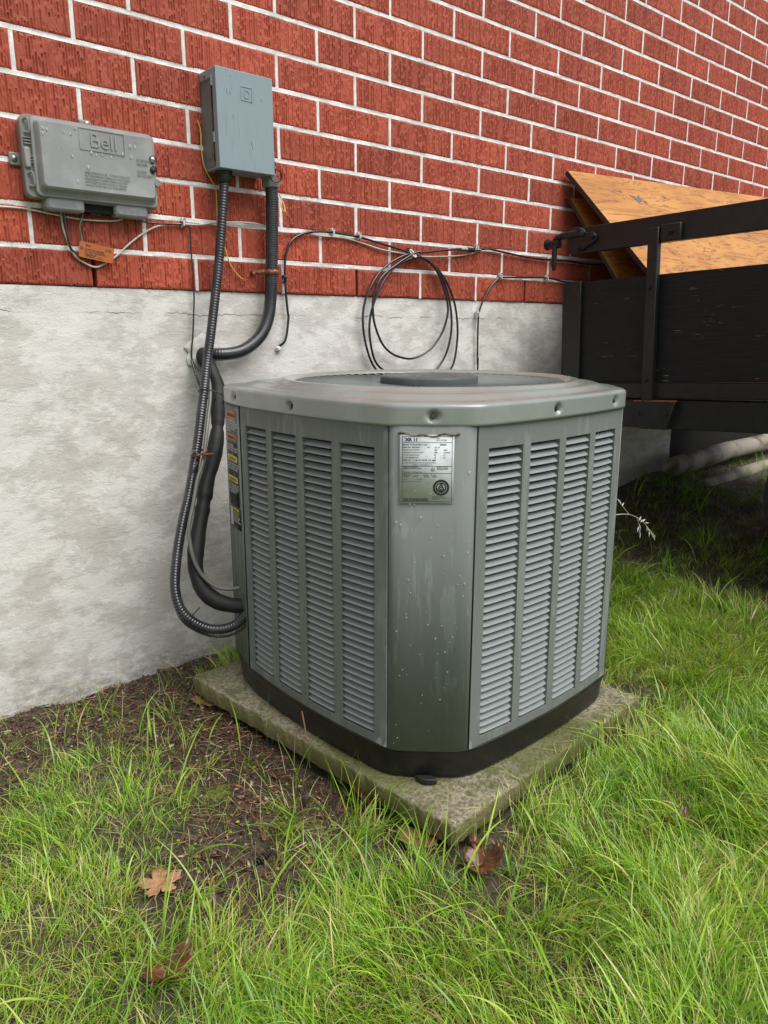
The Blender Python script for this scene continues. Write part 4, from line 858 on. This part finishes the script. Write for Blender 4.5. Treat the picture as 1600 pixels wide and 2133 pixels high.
# hinge hardware and hanging pin at the end of the rail
b = MB(); pl = [(-.012, .172), (-.055, .180), (-.072, .172), (-.080, .160), (-.108, .158), (-.122, .146), (-.118, .128), (-.104, .120), (-.082, .112), (-.060, .098), (-.012, .098)]
b.prism(pl, lambda q, z: (-.008, q, z), lambda q, z: (.003, q, z)); pl_ = b.build('hinge_plate', 'darksteel', tr, bevel=.002)
for q, z in ((-.060, .168), (-.108, .142), (-.056, .110)): b = MB(); b.cyl((-.008, q, z), (-.015, q, z), .0095, 6); b.cyl((-.013, q, z), (-.022, q, z), .0055, 10); b.build('bolt', 'darksteel', pl_)
b = MB(); b.tube(smooth_path([(-.006, -.075, .156), (-.012, -.040, .160), (-.014, -.005, .158), (-.012, .022, .156), (-.010, .040, .148), (-.010, .046, .136)], 5), lambda i, m: .010+.002*math.sin(i*.2), 12); b.build('hinge_arm', 'darksteel', tr)
b = MB(); b.tube([(-.010, .018, .134), (-.010, .068, .136)], .0155, 16); b.tube([(-.010, .066, .136), (-.010, .074, .136)], .019, 16); b.build('hinge_barrel', 'darksteel', tr)
b = MB(); b.tube([(-.016, .036, .130), (-.018, .037, .060), (-.018, .037, .044)], lambda i, m: (.0092, .0092, .005)[i], 12); b.build('hanging_pin', 'darksteel', tr)
# wheel
whl = bpy.data.objects.new('wheel', None); link(whl, tr); whl.location = (.20, -.96, -.71)
b = MB(); b.lathe([(.17, -.08), (.25, -.095), (.285, -.085), (.292, -.05), (.292, .05), (.285, .085), (.25, .095), (.17, .08)], (0,0,0), 'X', 48); b.build('tyre', 'tyre', whl); b = MB(); b.lathe([(.0001, .03), (.06, .04), (.10, .02), (.16, .06), (.172, .08)], (0,0,0), 'X', 40); b.build('rim', 'darksteel', whl)
w2_ = whl.copy(); link(w2_, tr); w2_.location = (TW-.2, -.96, -.71)
for ch in list(whl.children): c_ = ch.copy(); link(c_, w2_)
tb('axle', (.28, -.98, -.73), (TW-.28, -.94, -.69), 'darksteel')

# ---------------------------------------------------------------- plywood sheets leaning on the wall inside the trailer
def sheet(label, P0, ex_, ey_, L, W, T):
    o = thing('plywood_sheet', label, 'plywood', P0, group='plywood sheets leaning in the trailer'); ex_ = Vector(ex_).normalized(); ey_ = (Vector(ey_)-ex_*Vector(ey_).dot(ex_)).normalized(); ez_ = ex_.cross(ey_)
    o.rotation_mode = 'QUATERNION'; o.rotation_quaternion = Matrix((ex_, ey_, ez_)).transposed().to_quaternion(); return o, T
o, T = sheet('upper orange plywood sheet with a dark diamond patch, leaning on the brick', (1.802, -.022, .487), (1.57, 0, .074), (.012, -.375, -.395), 2.2, .62, .016)
def ply(o, L, W, T, tilt=0):
    b = MB(); b.box((0, 0, -T+.003), (L, W, 0)); b.build('veneer_face', 'ply', o, bevel=.0008)
    b = MB(); b.box((-.0012, -.0012, -T), (L, W, -T+.0028)); b.box((-.002, 0, -T+.0029), (-.0001, W, -.002)); b.build('ply_core', 'bark', o)
# normal of the sheet must face the camera side
def flipcheck(o, L, W, T):
    M = o.rotation_quaternion.to_matrix(); nz = M @ Vector((0, 0, 1))
    ply(o, L, W, T) if nz.dot(Vector((-.3, -1, .6))) > 0 else ply(o, L, W, -T)
def plyf(o, L, W, T):
    M = o.rotation_quaternion.to_matrix(); nz = M @ Vector((0, 0, 1)); s = 1 if nz.dot(Vector((0, -1, .5))) > 0 else -1
    b = MB(); z0, z1 = sorted((-s*T, 0)); b.box((0, 0, z0), (L, W, z1)); b.build('veneer_face', 'ply', o, bevel=.0008)
    b = MB(); b.box((-.0022, .002, z0+.002*0+(-.0)), (-.0002, W, z1)); b.build('ply_edge', 'bark', o); return s
s1 = plyf(o, 1.95, .66, .016)
b = MB(); b.prism([(.300, .108), (.345, .118), (.378, .100), (.366, .138), (.336, .150)], lambda x, y: (x, y, s1*.0003), lambda x, y: (x, y, s1*.0012)); b.build('dark_patch', 'inkgrey', o)
b = MB(); b.box((.0, .285, s1*.0), (1.9, .2865, s1*.0006)); b.build('panel_joint', 'bark', o)
o2, T = sheet('lower narrow plywood sheet showing only its left end under the upper one', (1.815, -.030, .392), (1, 0, .058), (.010, -.215, -.300), 1.8, .5, .014)
plyf(o2, 1.6, .52, .012)

# ---------------------------------------------------------------- things in the shade under the trailer
def pipe(label, a, c, r):
    o = thing('downspout_pipe', label, 'pipe', a, group='pale pipes lying under the trailer'); d = Vector(c)-Vector(a); b = MB(); b.tube(resample([Vector((0,0,0)), d*.3+Vector((0,.0,.012)), d*.7+Vector((0,.01,-.006)), d], .02), lambda i, m: r*(.35 if i == 0 else .8 if i == 1 else 1)*(1+.03*math.sin(i*.11)+.008*math.sin(i*.83)), 20); b.build('pipe_wall', 'pipe', o, angle=60); return o
pipe('upper of two pale plastic pipes lying along the wall beneath the trailer', (2.52, -.13, -.725), (4.6, -.10, -.69), .046)
pipe('lower of two pale plastic pipes, nearer the grass beneath the trailer', (2.62, -.25, -.815), (4.6, -.20, -.79), .036)
rb = thing('red_crate', 'dark red plastic crate standing in deep shade under the trailer', 'crate', (2.55, -.75, -.86), (0, 0, R(12))); b = MB(); b.box((-.16, -.10, 0), (.16, .10, .006))
for q in ((-.16, -.10, .16, -.094), (-.16, .094, .16, .10), (-.16, -.094, -.154, .094), (.154, -.094, .16, .094)): b.box((q[0], q[1], .006), (q[2], q[3], .15))
b.build('crate_shell', 'redbox', rb, bevel=.002); b = MB(); b.box((-.168, -.108, .150), (.168, -.09, .162)); b.box((-.168, .09, .150), (.168, .108, .162)); b.box((-.168, -.0899, .150), (-.15, .0899, .162)); b.box((.15, -.0899, .150), (.168, .0899, .162)); b.build('crate_rim', 'redbox', rb, bevel=.002)
gs = thing('grass_stem', 'pale seeding grass stem arching out behind the right edge of the unit', 'grass stem', (1.02, -.70, -.98)); b = MB()
st_ = [Vector(p) for p in ((1.0,-.72,-.98),(1.02,-.73,-.80),(1.05,-.74,-.66),(1.089,-.75,-.609),(1.131,-.75,-.604),(1.205,-.75,-.614),(1.273,-.75,-.641),(1.317,-.75,-.674),(1.364,-.75,-.709))]; og = Vector((1.02, -.70, -.98))
b.tube([p-og for p in resample(smooth_path(st_, 6), .008)], .0010, 6); b.tube([Vector((x, -.75, z))-og for x, z in ((1.208,-.615),(1.169,-.584),(1.145,-.564))], .0007, 5); b.tube([Vector((x, -.75, z))-og for x, z in ((1.25,-.630),(1.268,-.658),(1.277,-.684))], .0007, 5); b.build('stem', 'white', gs)
b = MB()
for x, z, dx, dz in ((1.150,-.567,-.010,.008),(1.16,-.577,-.006,.011),(1.166,-.583,.008,.008),(1.262,-.642,.012,.010),(1.272,-.648,.016,.004),(1.268,-.655,.002,-.016),(1.272,-.668,.004,-.016),(1.276,-.682,.002,-.016),(1.262,-.66,-.006,-.014),(1.31,-.668,.006,-.016),(1.318,-.676,.010,-.012),(1.326,-.684,-.002,-.016),(1.336,-.690,.010,-.012),(1.345,-.698,.010,-.014),(1.355,-.705,.010,-.016),(1.30,-.655,.014,-.002),(1.285,-.648,.014,.004)):
    p = Vector((x, -.75, z))-og; d = Vector((dx, random.uniform(-.003, .003), dz))*1.1; b.tube([p, p+d*.4, p+d], lambda i, m: (.0008, .0022, .0004)[i], 6)
b.build('seed_head', 'clip', gs)

# ---------------------------------------------------------------- leaves, cones, twigs
def leaf(name, label, x, y, size, mat, seed, curl=.25, rz=0, lobes=5, dz=.006, flat=1, stem=True, tilt=(0, 0)):
    rg = random.Random(seed); zz_ = float(gz(x, y)); o = thing(name, label, 'leaf', (x, y, zz_+dz), (tilt[0], tilt[1], rz)); n = 60; b = MB(); rings = []
    def rad(a):
        l = abs(math.cos(lobes*a/2))**.6; env = .55+.45*abs(math.cos((a)/2))**.5; return size*(.42+.58*l)*env*(1+.10*math.sin(a*17+seed)+.06*math.sin(a*31))
    for q in (.02, .25, .5, .75, 1.):
        ring = []
        for k in range(n):
            a = -PI+2*PI*k/n; r = rad(a)*q; px, py = r*math.cos(a), r*math.sin(a)*flat
            h = curl*(px*px+py*py)/size+curl*.6*px*py/size+.03*size*math.sin(px/size*9+seed)*q+.06*size*abs(math.sin(lobes*a/2+PI/2))*q
            ring.append((px, py, h))
        rings.append(ring)
    b.grid(rings, close=True, flip=True); lf_ = b.build('leaf_blade', mat, o, angle=80); lf_.modifiers.new('thick', 'SOLIDIFY').thickness = .0006
    if stem: MB().tube([(0, 0, .002), (-size*.5, .004, .004), (-size*1.0, .012, .006)], .0010, 6).build('leaf_stalk', mat, o)
    return o
leaf('fallen_leaf', 'flat tan maple leaf lying on bare soil in the grass', -.272, -.803, .040, 'leaftan', 3, .08, R(70), 5, .012)
leaf('fallen_leaf', 'large wet dark brown curled leaf below the slab corner', .182, -1.128, .045, 'leafdark', 5, .8, R(-40), 3, .016, .8, tilt=(R(10), R(-8)))
leaf('fallen_leaf', 'narrow dark brown leaf folded upright against the slab corner', .222, -1.075, .032, 'leafdark', 9, 1.0, R(80), 2, .016, .45, tilt=(R(12), R(-25)))
leaf('fallen_leaf', 'curled wet reddish leaf in the foreground grass', -.350, -1.0, .046, 'leafdark', 11, .7, R(15), 3, .016, .75, tilt=(R(-8), R(10)))
leaf('fallen_leaf', 'pointed ochre leaf tucked under the left corner of the slab', .092, -.262, .055, 'leafyellow', 13, .15, R(-60), 2, .014, .5)
leaf('fallen_leaf', 'brown curled leaf beside the black rubber foot and slab edge', .150, -.880, .045, 'leafdark', 17, 1.1, R(120), 2, .022, .6, tilt=(R(10), R(20)))
leaf('fallen_leaf', 'flat ochre leaf below the front corner of the slab', .150, -1.0, .062, 'leafyellow', 19, .12, R(30), 4, .014, .7)
leaf('fallen_leaf', 'small brown leaf half hidden in the grass right of the slab', .55, -1.30, .032, 'leafdark', 23, .5, R(10), 3, .02, .7)
for x, y, rz_, L_, lab in ((-.093, -.845, .3, .030, 'dark cone on the soil beside the tan maple leaf'), (.068, -.748, .9, .022, 'small dark cone on the soil near the middle of the slab edge')):
    o = thing('fallen_cone', lab, 'cone', (x, y, float(gz(x, y))+.008), (0, 0, rz_)); b = MB()
    for k in range(9):
        f = k/8; r = .0085*math.sin(PI*(.12+.8*f)); b.lathe([(.2*r, L_*(f-.5)*1.6), (r, L_*(f-.5)*1.6+.003), (r*.8, L_*(f-.5)*1.6+.005)], (0, 0, 0), 'X', 9)
    b.build('scales', 'bark', o)
rg = random.Random(4)
tw = MB()
tw.tube([(.14, -.66, float(gz(.14,-.66))+.006), (.135, -.655, -.955), (.128, -.652, -.90)], .0016, 6)
tag(tw.build('dry_stalk', 'leaftan'), 'thin dry upright stalk on the soil beside the slab', 'stalk')

# ---------------------------------------------------------------- soil debris (stuff)
def soup(name, V, F, tint, mat, kind='stuff'):
    me = bpy.data.meshes.new(name); nv_ = len(V); me.vertices.add(nv_); me.vertices.foreach_set('co', np.asarray(V, np.float32).ravel())
    F = np.asarray(F, np.int32); nf, k = F.shape; me.loops.add(nf*k); me.loops.foreach_set('vertex_index', F.ravel()); me.polygons.add(nf)
    me.polygons.foreach_set('loop_start', np.arange(0, nf*k, k, dtype=np.int32)); me.polygons.foreach_set('loop_total', np.full(nf, k, np.int32)); me.update(calc_edges=True)
    at = me.attributes.new('tint', 'FLOAT_VECTOR', 'POINT'); at.data.foreach_set('vector', np.asarray(tint, np.float32).ravel()); me.materials.append(MAT[mat]); me.validate()
    o = bpy.data.objects.new(name, me); link(o); tag(o, kind=kind); return o
def scatter_soil(n, rg, ext=.06):
    out = []
    while sum(len(a) for a in out) < n:
        x = rg.uniform(-.6, .24, 4*n); y = rg.uniform(-1.1, -.0, 4*n); ok = inside(SOIL, x, y) | (pdist(SOIL, x, y) < ext*rg.rand(4*n)); ok &= ~inside(SLAB, x, y)
        out.append(np.c_[x, y][ok])
    return np.concatenate(out)[:n]
rg = np.random.RandomState(3)
n = 9000; P = scatter_soil(n, rg); a = rg.rand(n)*2*PI; L = .0012+.0060*rg.rand(n)**3; W = L*(.25+.5*rg.rand(n)); zz = gz(P[:,0], P[:,1])+.0015+.003*rg.rand(n)
lt_ = rg.rand(n) < .08; L[lt_] = .008+.012*rg.rand(lt_.sum()); W[lt_] = L[lt_]*.3
c, s = np.cos(a), np.sin(a); V = []
for sx_, sy_ in ((-1,-1),(1,-1),(1,1),(-1,1)):
    px = sx_*L/2+rg.uniform(-.2, .2, n)*L; py = sy_*W/2; V.append(np.c_[P[:,0]+px*c-py*s, P[:,1]+px*s+py*c, zz+rg.uniform(-.25, .45, n)*L])
V = np.stack(V, 1); T_ = V.copy(); T_[:,:,2] -= .0012; VV = np.concatenate([V, T_], 1).reshape(-1, 3)
base = np.arange(n)[:, None]*8; F = np.concatenate([base+np.array(f) for f in ((0,1,2,3),(7,6,5,4),(0,4,5,1),(1,5,6,2),(2,6,7,3),(3,7,4,0))]); tint = np.repeat(np.c_[rg.rand(n)**1.2, rg.rand(n), rg.rand(n)], 8, 0)
soup('wood_chips', VV, F, tint, 'chip')
n = 1500; P = scatter_soil(n, rg, .15); P = np.r_[P, np.c_[rg.normal(.08, .05, 260), rg.normal(-.40, .07, 260)]]; n = len(P); a = rg.rand(n)*2*PI; L = .015+.04*rg.rand(n); w = .0004+.0004*rg.rand(n); zz = gz(P[:,0], P[:,1])+.003+.004*rg.rand(n); c, s = np.cos(a), np.sin(a); V = []
bend = rg.uniform(-.15, .15, n)*L
for q, sy_ in ((-1,-1),(0,-1),(1,-1),(1,1),(0,1),(-1,1)):
    px = q*L/2; py = sy_*w+(bend if q == 0 else 0); V.append(np.c_[P[:,0]+px*c-py*s, P[:,1]+px*s+py*c, zz+(.004*rg.rand(n) if q else .003)])
V = np.stack(V, 1).reshape(-1, 3); base = np.arange(n)[:, None]*6; F = np.concatenate([base+np.array(f) for f in ((0,1,4,5),(1,2,3,4))]); soup('pine_needles', V, F, np.repeat(np.c_[.3+.7*rg.rand(n), rg.rand(n), rg.rand(n)], 6, 0), 'chip')
n = 1400; P = scatter_soil(n, rg, .02); r = .0012+.0042*rg.rand(n)**3; zz = gz(P[:,0], P[:,1])+r*.4
OV = np.array([(1,0,0),(-1,0,0),(0,1,0),(0,-1,0),(0,0,1),(0,0,-1)], float); V = P[:, None, :].repeat(6, 1); V = np.concatenate([V, np.zeros((n, 6, 1))], 2)+OV[None]*r[:, None, None]*rg.uniform(.6, 1.3, (n, 6, 1)); V[:,:,2] += zz[:, None]
F3 = np.array([(0,2,4),(2,1,4),(1,3,4),(3,0,4),(2,0,5),(1,2,5),(3,1,5),(0,3,5)]); F = (np.arange(n)[:, None, None]*6+F3[None]).reshape(-1, 3); soup('pebbles', V.reshape(-1, 3), F, np.repeat(np.c_[rg.rand(n)**2, rg.rand(n), rg.rand(n)], 6, 0), 'chip')
# clods of soil
n = 2600; P = scatter_soil(n, rg, .1); r = .003+.007*rg.rand(n)**2; zz = gz(P[:,0], P[:,1])-r*.1
V = P[:, None, :].repeat(6, 1); V = np.concatenate([V, np.zeros((n, 6, 1))], 2)+OV[None]*r[:, None, None]*rg.uniform(.5, 1.3, (n, 6, 1)); V[:,:,2] += zz[:, None]
F = (np.arange(n)[:, None, None]*6+F3[None]).reshape(-1, 3); soup('soil_crumbs', V.reshape(-1, 3), F, np.repeat(np.c_[rg.rand(n)**2, rg.rand(n), rg.rand(n)], 6, 0), 'soil')

# ---------------------------------------------------------------- grass
def blades(P, L, W, az, th0, th1, hue, rg, seg=6, side=None):
    """P roots (n,2); each blade is a bent ribbon of seg+1 stations, last one a point."""
    n = len(P); z0 = gz(P[:,0], P[:,1])-.002; f = np.linspace(0, 1, seg+1); ds = L[:, None]/seg
    th = th0[:, None]+(th1-th0)[:, None]*f[None, :]**1.3; azv = az[:, None]+(rg.uniform(-.5, .5, n))[:, None]*f[None, :]**1.5
    dxy = np.sin(th)*ds; dz = np.cos(th)*ds
    x = P[:, 0:1]+np.cumsum(np.c_[np.zeros(n), (dxy*np.cos(azv))[:, :-1]], 1); y = P[:, 1:2]+np.cumsum(np.c_[np.zeros(n), (dxy*np.sin(azv))[:, :-1]], 1); z = z0[:, None]+np.cumsum(np.c_[np.zeros(n), dz[:, :-1]], 1)
    gl = gz(x.ravel(), y.ravel()).reshape(x.shape); ins = inside(SLAB, x, y); fl = np.where(ins, -.965, gl+.002+.010*f[None, :]); z = np.maximum(z, np.where(f[None, :] > 0, fl, z))
    y = np.minimum(y, -.004)
    w = .88*W[:, None]*np.clip((1-f[None, :])**.55*(.55+.9*np.minimum(f[None, :]*2.5, 1)*.5), 0, 1); tw_ = az[:, None]+PI/2+rg.uniform(-.7, .7, n)[:, None]; fold = rg.uniform(-.5, .5, n)[:, None]
    wx, wy, wz = np.cos(tw_)*w/2, np.sin(tw_)*w/2, fold*w/2
    A = np.stack([x-wx, y-wy, z-wz], 2); B = np.stack([x+wx, y+wy, z+wz], 2); m = seg+1; V = np.concatenate([A, B], 1)
    q = np.array([(i, i+m, i+1+m, i+1) for i in range(seg)]); F = (np.arange(n)[:, None, None]*(2*m)+q[None]).reshape(-1, 4)
    tint = np.stack([np.repeat(hue[:, None], 2*m, 1), np.repeat(np.r_[f, f][None, :], n, 0), np.repeat(rg.rand(n)[:, None], 2*m, 1)], 2)
    return V.reshape(-1, 3), F, tint.reshape(-1, 3)
AXI = np.array([.524, -.621])
def dens(x, y):
    d = .30+1.2*np.clip(fbm(x*3.1+1, y*3.1+5, 51)-.14, 0, 1)
    so = inside(SOIL, x, y); ds_ = pdist(SOIL, x, y); d = np.where(so, .015+.10*np.exp(-ds_/.03), d*np.clip(.09+ds_/.155, 0, 1))
    d = np.where(inside(SLAB, x, y), 0, d)
    d = d*np.where(~so, 1-.62*np.clip((y+.95)/.25, 0, 1)*np.clip((.05-x)/.1, 0, 1), 1)                     # thin turf by the wall
    d = np.where((y > -.07) & (x < 1.0), d*.15, d)
    d = np.where((x > 1.66) & (y > -3.0), d*.13, d)  # grass thinned under the trailer so dark soil deepens its shade
    d = d*(1-.85*np.exp(-((x-.97)**2+(y+.93)**2)/.012)-.6*np.exp(-((x-.48)**2+(y+1.16)**2)/.010)-.55*np.exp(-((x-.30)**2+(y+1.20)**2)/.008))
    for lx, ly in ((-.272, -.803), (.182, -1.14), (-.35, -1.0), (.15, -1.0), (.092, -.262)): d = d*(1-.9*np.exp(-((x-lx+.02)**2+(y-ly+.03)**2)/.0035))
    e = pdist(SLAB, x, y); d = d*np.where((e < .05) & (x < 1.2), .35, 1)
    return np.clip(d, 0, 1)
def wedge(x, y):
    dx, dy = x-CAM.x, y-CAM.y; a = np.arctan2(dx, dy)-YAW; r = np.hypot(dx, dy); return (np.abs(a) < .66) & (r > .35) & (r < 5)
def roots(n, rg, full=True):
    out = []; tot = 0
    while tot < n:
        x = rg.uniform(-1.3, 3.4, 60000); y = rg.uniform(-3.0, -.012, 60000); ok = wedge(x, y) & (rg.rand(60000) < dens(x, y)); r = np.hypot(x-CAM.x, y-CAM.y); ok &= rg.rand(60000) < np.clip(1.7/r, .25, 1)**1.2
        out.append(np.c_[x, y][ok]); tot += ok.sum()
    return np.concatenate(out)[:n]
rg = np.random.RandomState(11); VS, FS, TS = [], [], []; offv = 0
def push(V, F, T):
    global offv
    VS.append(V); FS.append(F+offv); TS.append(T); offv += len(V)
def hue_of(P, rg, straw=.10):
    n = len(P); h = .31+.55*fbm(P[:,0]*5, P[:,1]*5, 61)+.62*(rg.rand(n)-.5); h = np.clip(h, 0, .89); return np.where(rg.rand(n) < straw, .90+.10*rg.rand(n), h)
# combed flow direction shared by neighbouring blades
def flow(P): return 2*PI*(fbm(P[:,0]*2.3, P[:,1]*2.3, 71)*2.2)
# dead thatch lying flat
n = 22000; P = roots(n, rg); push(*blades(P, .03+.05*rg.rand(n), .0010+.0010*rg.rand(n), rg.rand(n)*2*PI, .9+.5*rg.rand(n), 1.6+.1*rg.rand(n), .90+.10*rg.rand(n), rg, 4))
# short undergrowth
n = 72000; P = roots(n, rg); push(*blades(P, .022+.035*rg.rand(n), .0011+.0011*rg.rand(n), rg.rand(n)*2*PI, .1+.6*rg.rand(n), .7+1.0*rg.rand(n), hue_of(P, rg, .08), rg, 4))
# tufts of long blades falling over
nt = 2150; C0 = roots(nt, rg); k = 26; P = np.repeat(C0, k, 0)+rg.normal(0, .013, (nt*k, 2)); ok = (rg.rand(len(P)) < .9) & ~inside(SLAB, P[:,0], P[:,1]) & (P[:,1] < -.012); size = np.repeat((.55+.75*rg.rand(nt))*(1-.4*np.clip((C0[:,1]+1.05)/.3, 0, 1)*np.clip((.1-C0[:,0])/.15, 0, 1)), k)[ok]; fl = np.repeat(flow(C0), k)[ok]; hb = np.repeat(rg.uniform(-.14, .14, nt), k)[ok]; P = P[ok]; n = len(P)
az = fl+rg.normal(0, .95, n); L = (.035+.075*rg.rand(n))*size; push(*blades(P, L, .0014+.0018*rg.rand(n), az, .15+.65*rg.rand(n), 1.0+1.1*rg.rand(n), np.clip(hue_of(P, rg, .05)+hb, 0, 1), rg, 7))
# scattered extra-long, broad blades
n = 2000; P = roots(n, rg); push(*blades(P, .08+.12*rg.rand(n)**2, .0030+.0032*rg.rand(n), flow(P)+rg.normal(0, 1.1, n), .2+.5*rg.rand(n), 1.1+1.0*rg.rand(n), hue_of(P, rg, .10), rg, 9))
# upright blades beside the slab, sparse ones in the soil and at the foot of the wall
SP = [(.150,-.77),(.140,-.775),(.165,-.80),(.19,-.84),(.205,-.86),(.10,-.86),(.12,-.88),(.085,-.90),(.075,-.72),(-.145,-.142),(-.16,-.15),(-.20,-.16),(-.12,-.19),(.13,-.50),(-.02,-.33),(-.08,-.30),(-.25,-.22),(-.30,-.14),(.13,-.24)]
P = np.array([p for p in SP for _ in range(3)])+rg.normal(0, .010, (len(SP)*3, 2)); n = len(P); push(*blades(P, .07+.10*rg.rand(n), .0020+.0018*rg.rand(n), rg.rand(n)*2*PI, .03+.25*rg.rand(n), .2+.9*rg.rand(n), .35+.4*rg.rand(n), rg, 8))
n = 240; P = np.c_[rg.uniform(-.5, .2, n), rg.uniform(-.95, -.03, n)]; P = P[~inside(SLAB, P[:,0], P[:,1])]; n = len(P); push(*blades(P, .03+.08*rg.rand(n), .0012+.0014*rg.rand(n), rg.rand(n)*2*PI, .2+.7*rg.rand(n), .9+.9*rg.rand(n), hue_of(P, rg, .15), rg, 7))
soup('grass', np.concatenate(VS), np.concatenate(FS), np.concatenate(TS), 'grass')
# turf beyond the photographed wedge, coarser
rg = np.random.RandomState(15); n = 26000; x = rg.uniform(-4, 4.5, n*3); y = rg.uniform(-5, -.02, n*3); ok = ~wedge(x, y) & ~inside(SLAB, x, y); P = np.c_[x, y][ok][:n]; n = len(P)
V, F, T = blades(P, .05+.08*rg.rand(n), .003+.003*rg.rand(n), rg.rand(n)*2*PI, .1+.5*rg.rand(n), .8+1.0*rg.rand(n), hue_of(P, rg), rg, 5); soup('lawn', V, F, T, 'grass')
# moss cushions and clover leaves on the soil
for x, y, s_ in ((-.06, -.60, .035), (-.11, -.57, .028), (.00, -.80, .030), (.03, -.83, .022), (-.12, -.21, .03)):
    b = MB(); P = []
    for q in (1, .8, .55, .3, .02):
        P.append([(x+s_*q*math.cos(2*PI*k/28)*(1+.3*math.sin(k*1.9)), y+s_*q*math.sin(2*PI*k/28)*(1+.25*math.sin(k*2.7)), float(gz(x, y))-.004+.011*(1-q*q)+.003*random.random()) for k in range(28)])
    b.grid(P, close=True); tag(b.build('moss', 'moss', angle=180), kind='stuff')
n = 130; P = scatter_soil(n, np.random.RandomState(8), .25); rg = np.random.RandomState(9); V = []; a0 = rg.rand(n)*2*PI; r = .0018+.0022*rg.rand(n); zz = gz(P[:,0], P[:,1])+.006+.008*rg.rand(n)
for j in range(8):
    a = a0+2*PI*j/8; V.append(np.c_[P[:,0]+r*np.cos(a), P[:,1]+r*np.sin(a), zz+r*.3*np.sin(a*2)])
V = np.stack(V, 1).reshape(-1, 3); F = (np.arange(n)[:, None]*8+np.arange(8)[None]); soup('seedlings', V, F, np.repeat(np.c_[.5+.3*rg.rand(n), .6+0*rg.rand(n), rg.rand(n)], 8, 0), 'grass')

# ---------------------------------------------------------------- lettering becomes mesh
bpy.context.view_layer.update(); dg = bpy.context.evaluated_depsgraph_get()
for o in [o for o in sc.objects if o.type == 'FONT']:
    me = bpy.data.meshes.new_from_object(o.evaluated_get(dg)); nm = o.name; mt = o.data.materials[0]; par = o.parent; ml = o.matrix_local.copy(); me.materials.clear(); me.materials.append(mt)
    bpy.data.objects.remove(o); n_ = bpy.data.objects.new(nm, me); link(n_, par); n_.matrix_local = ml
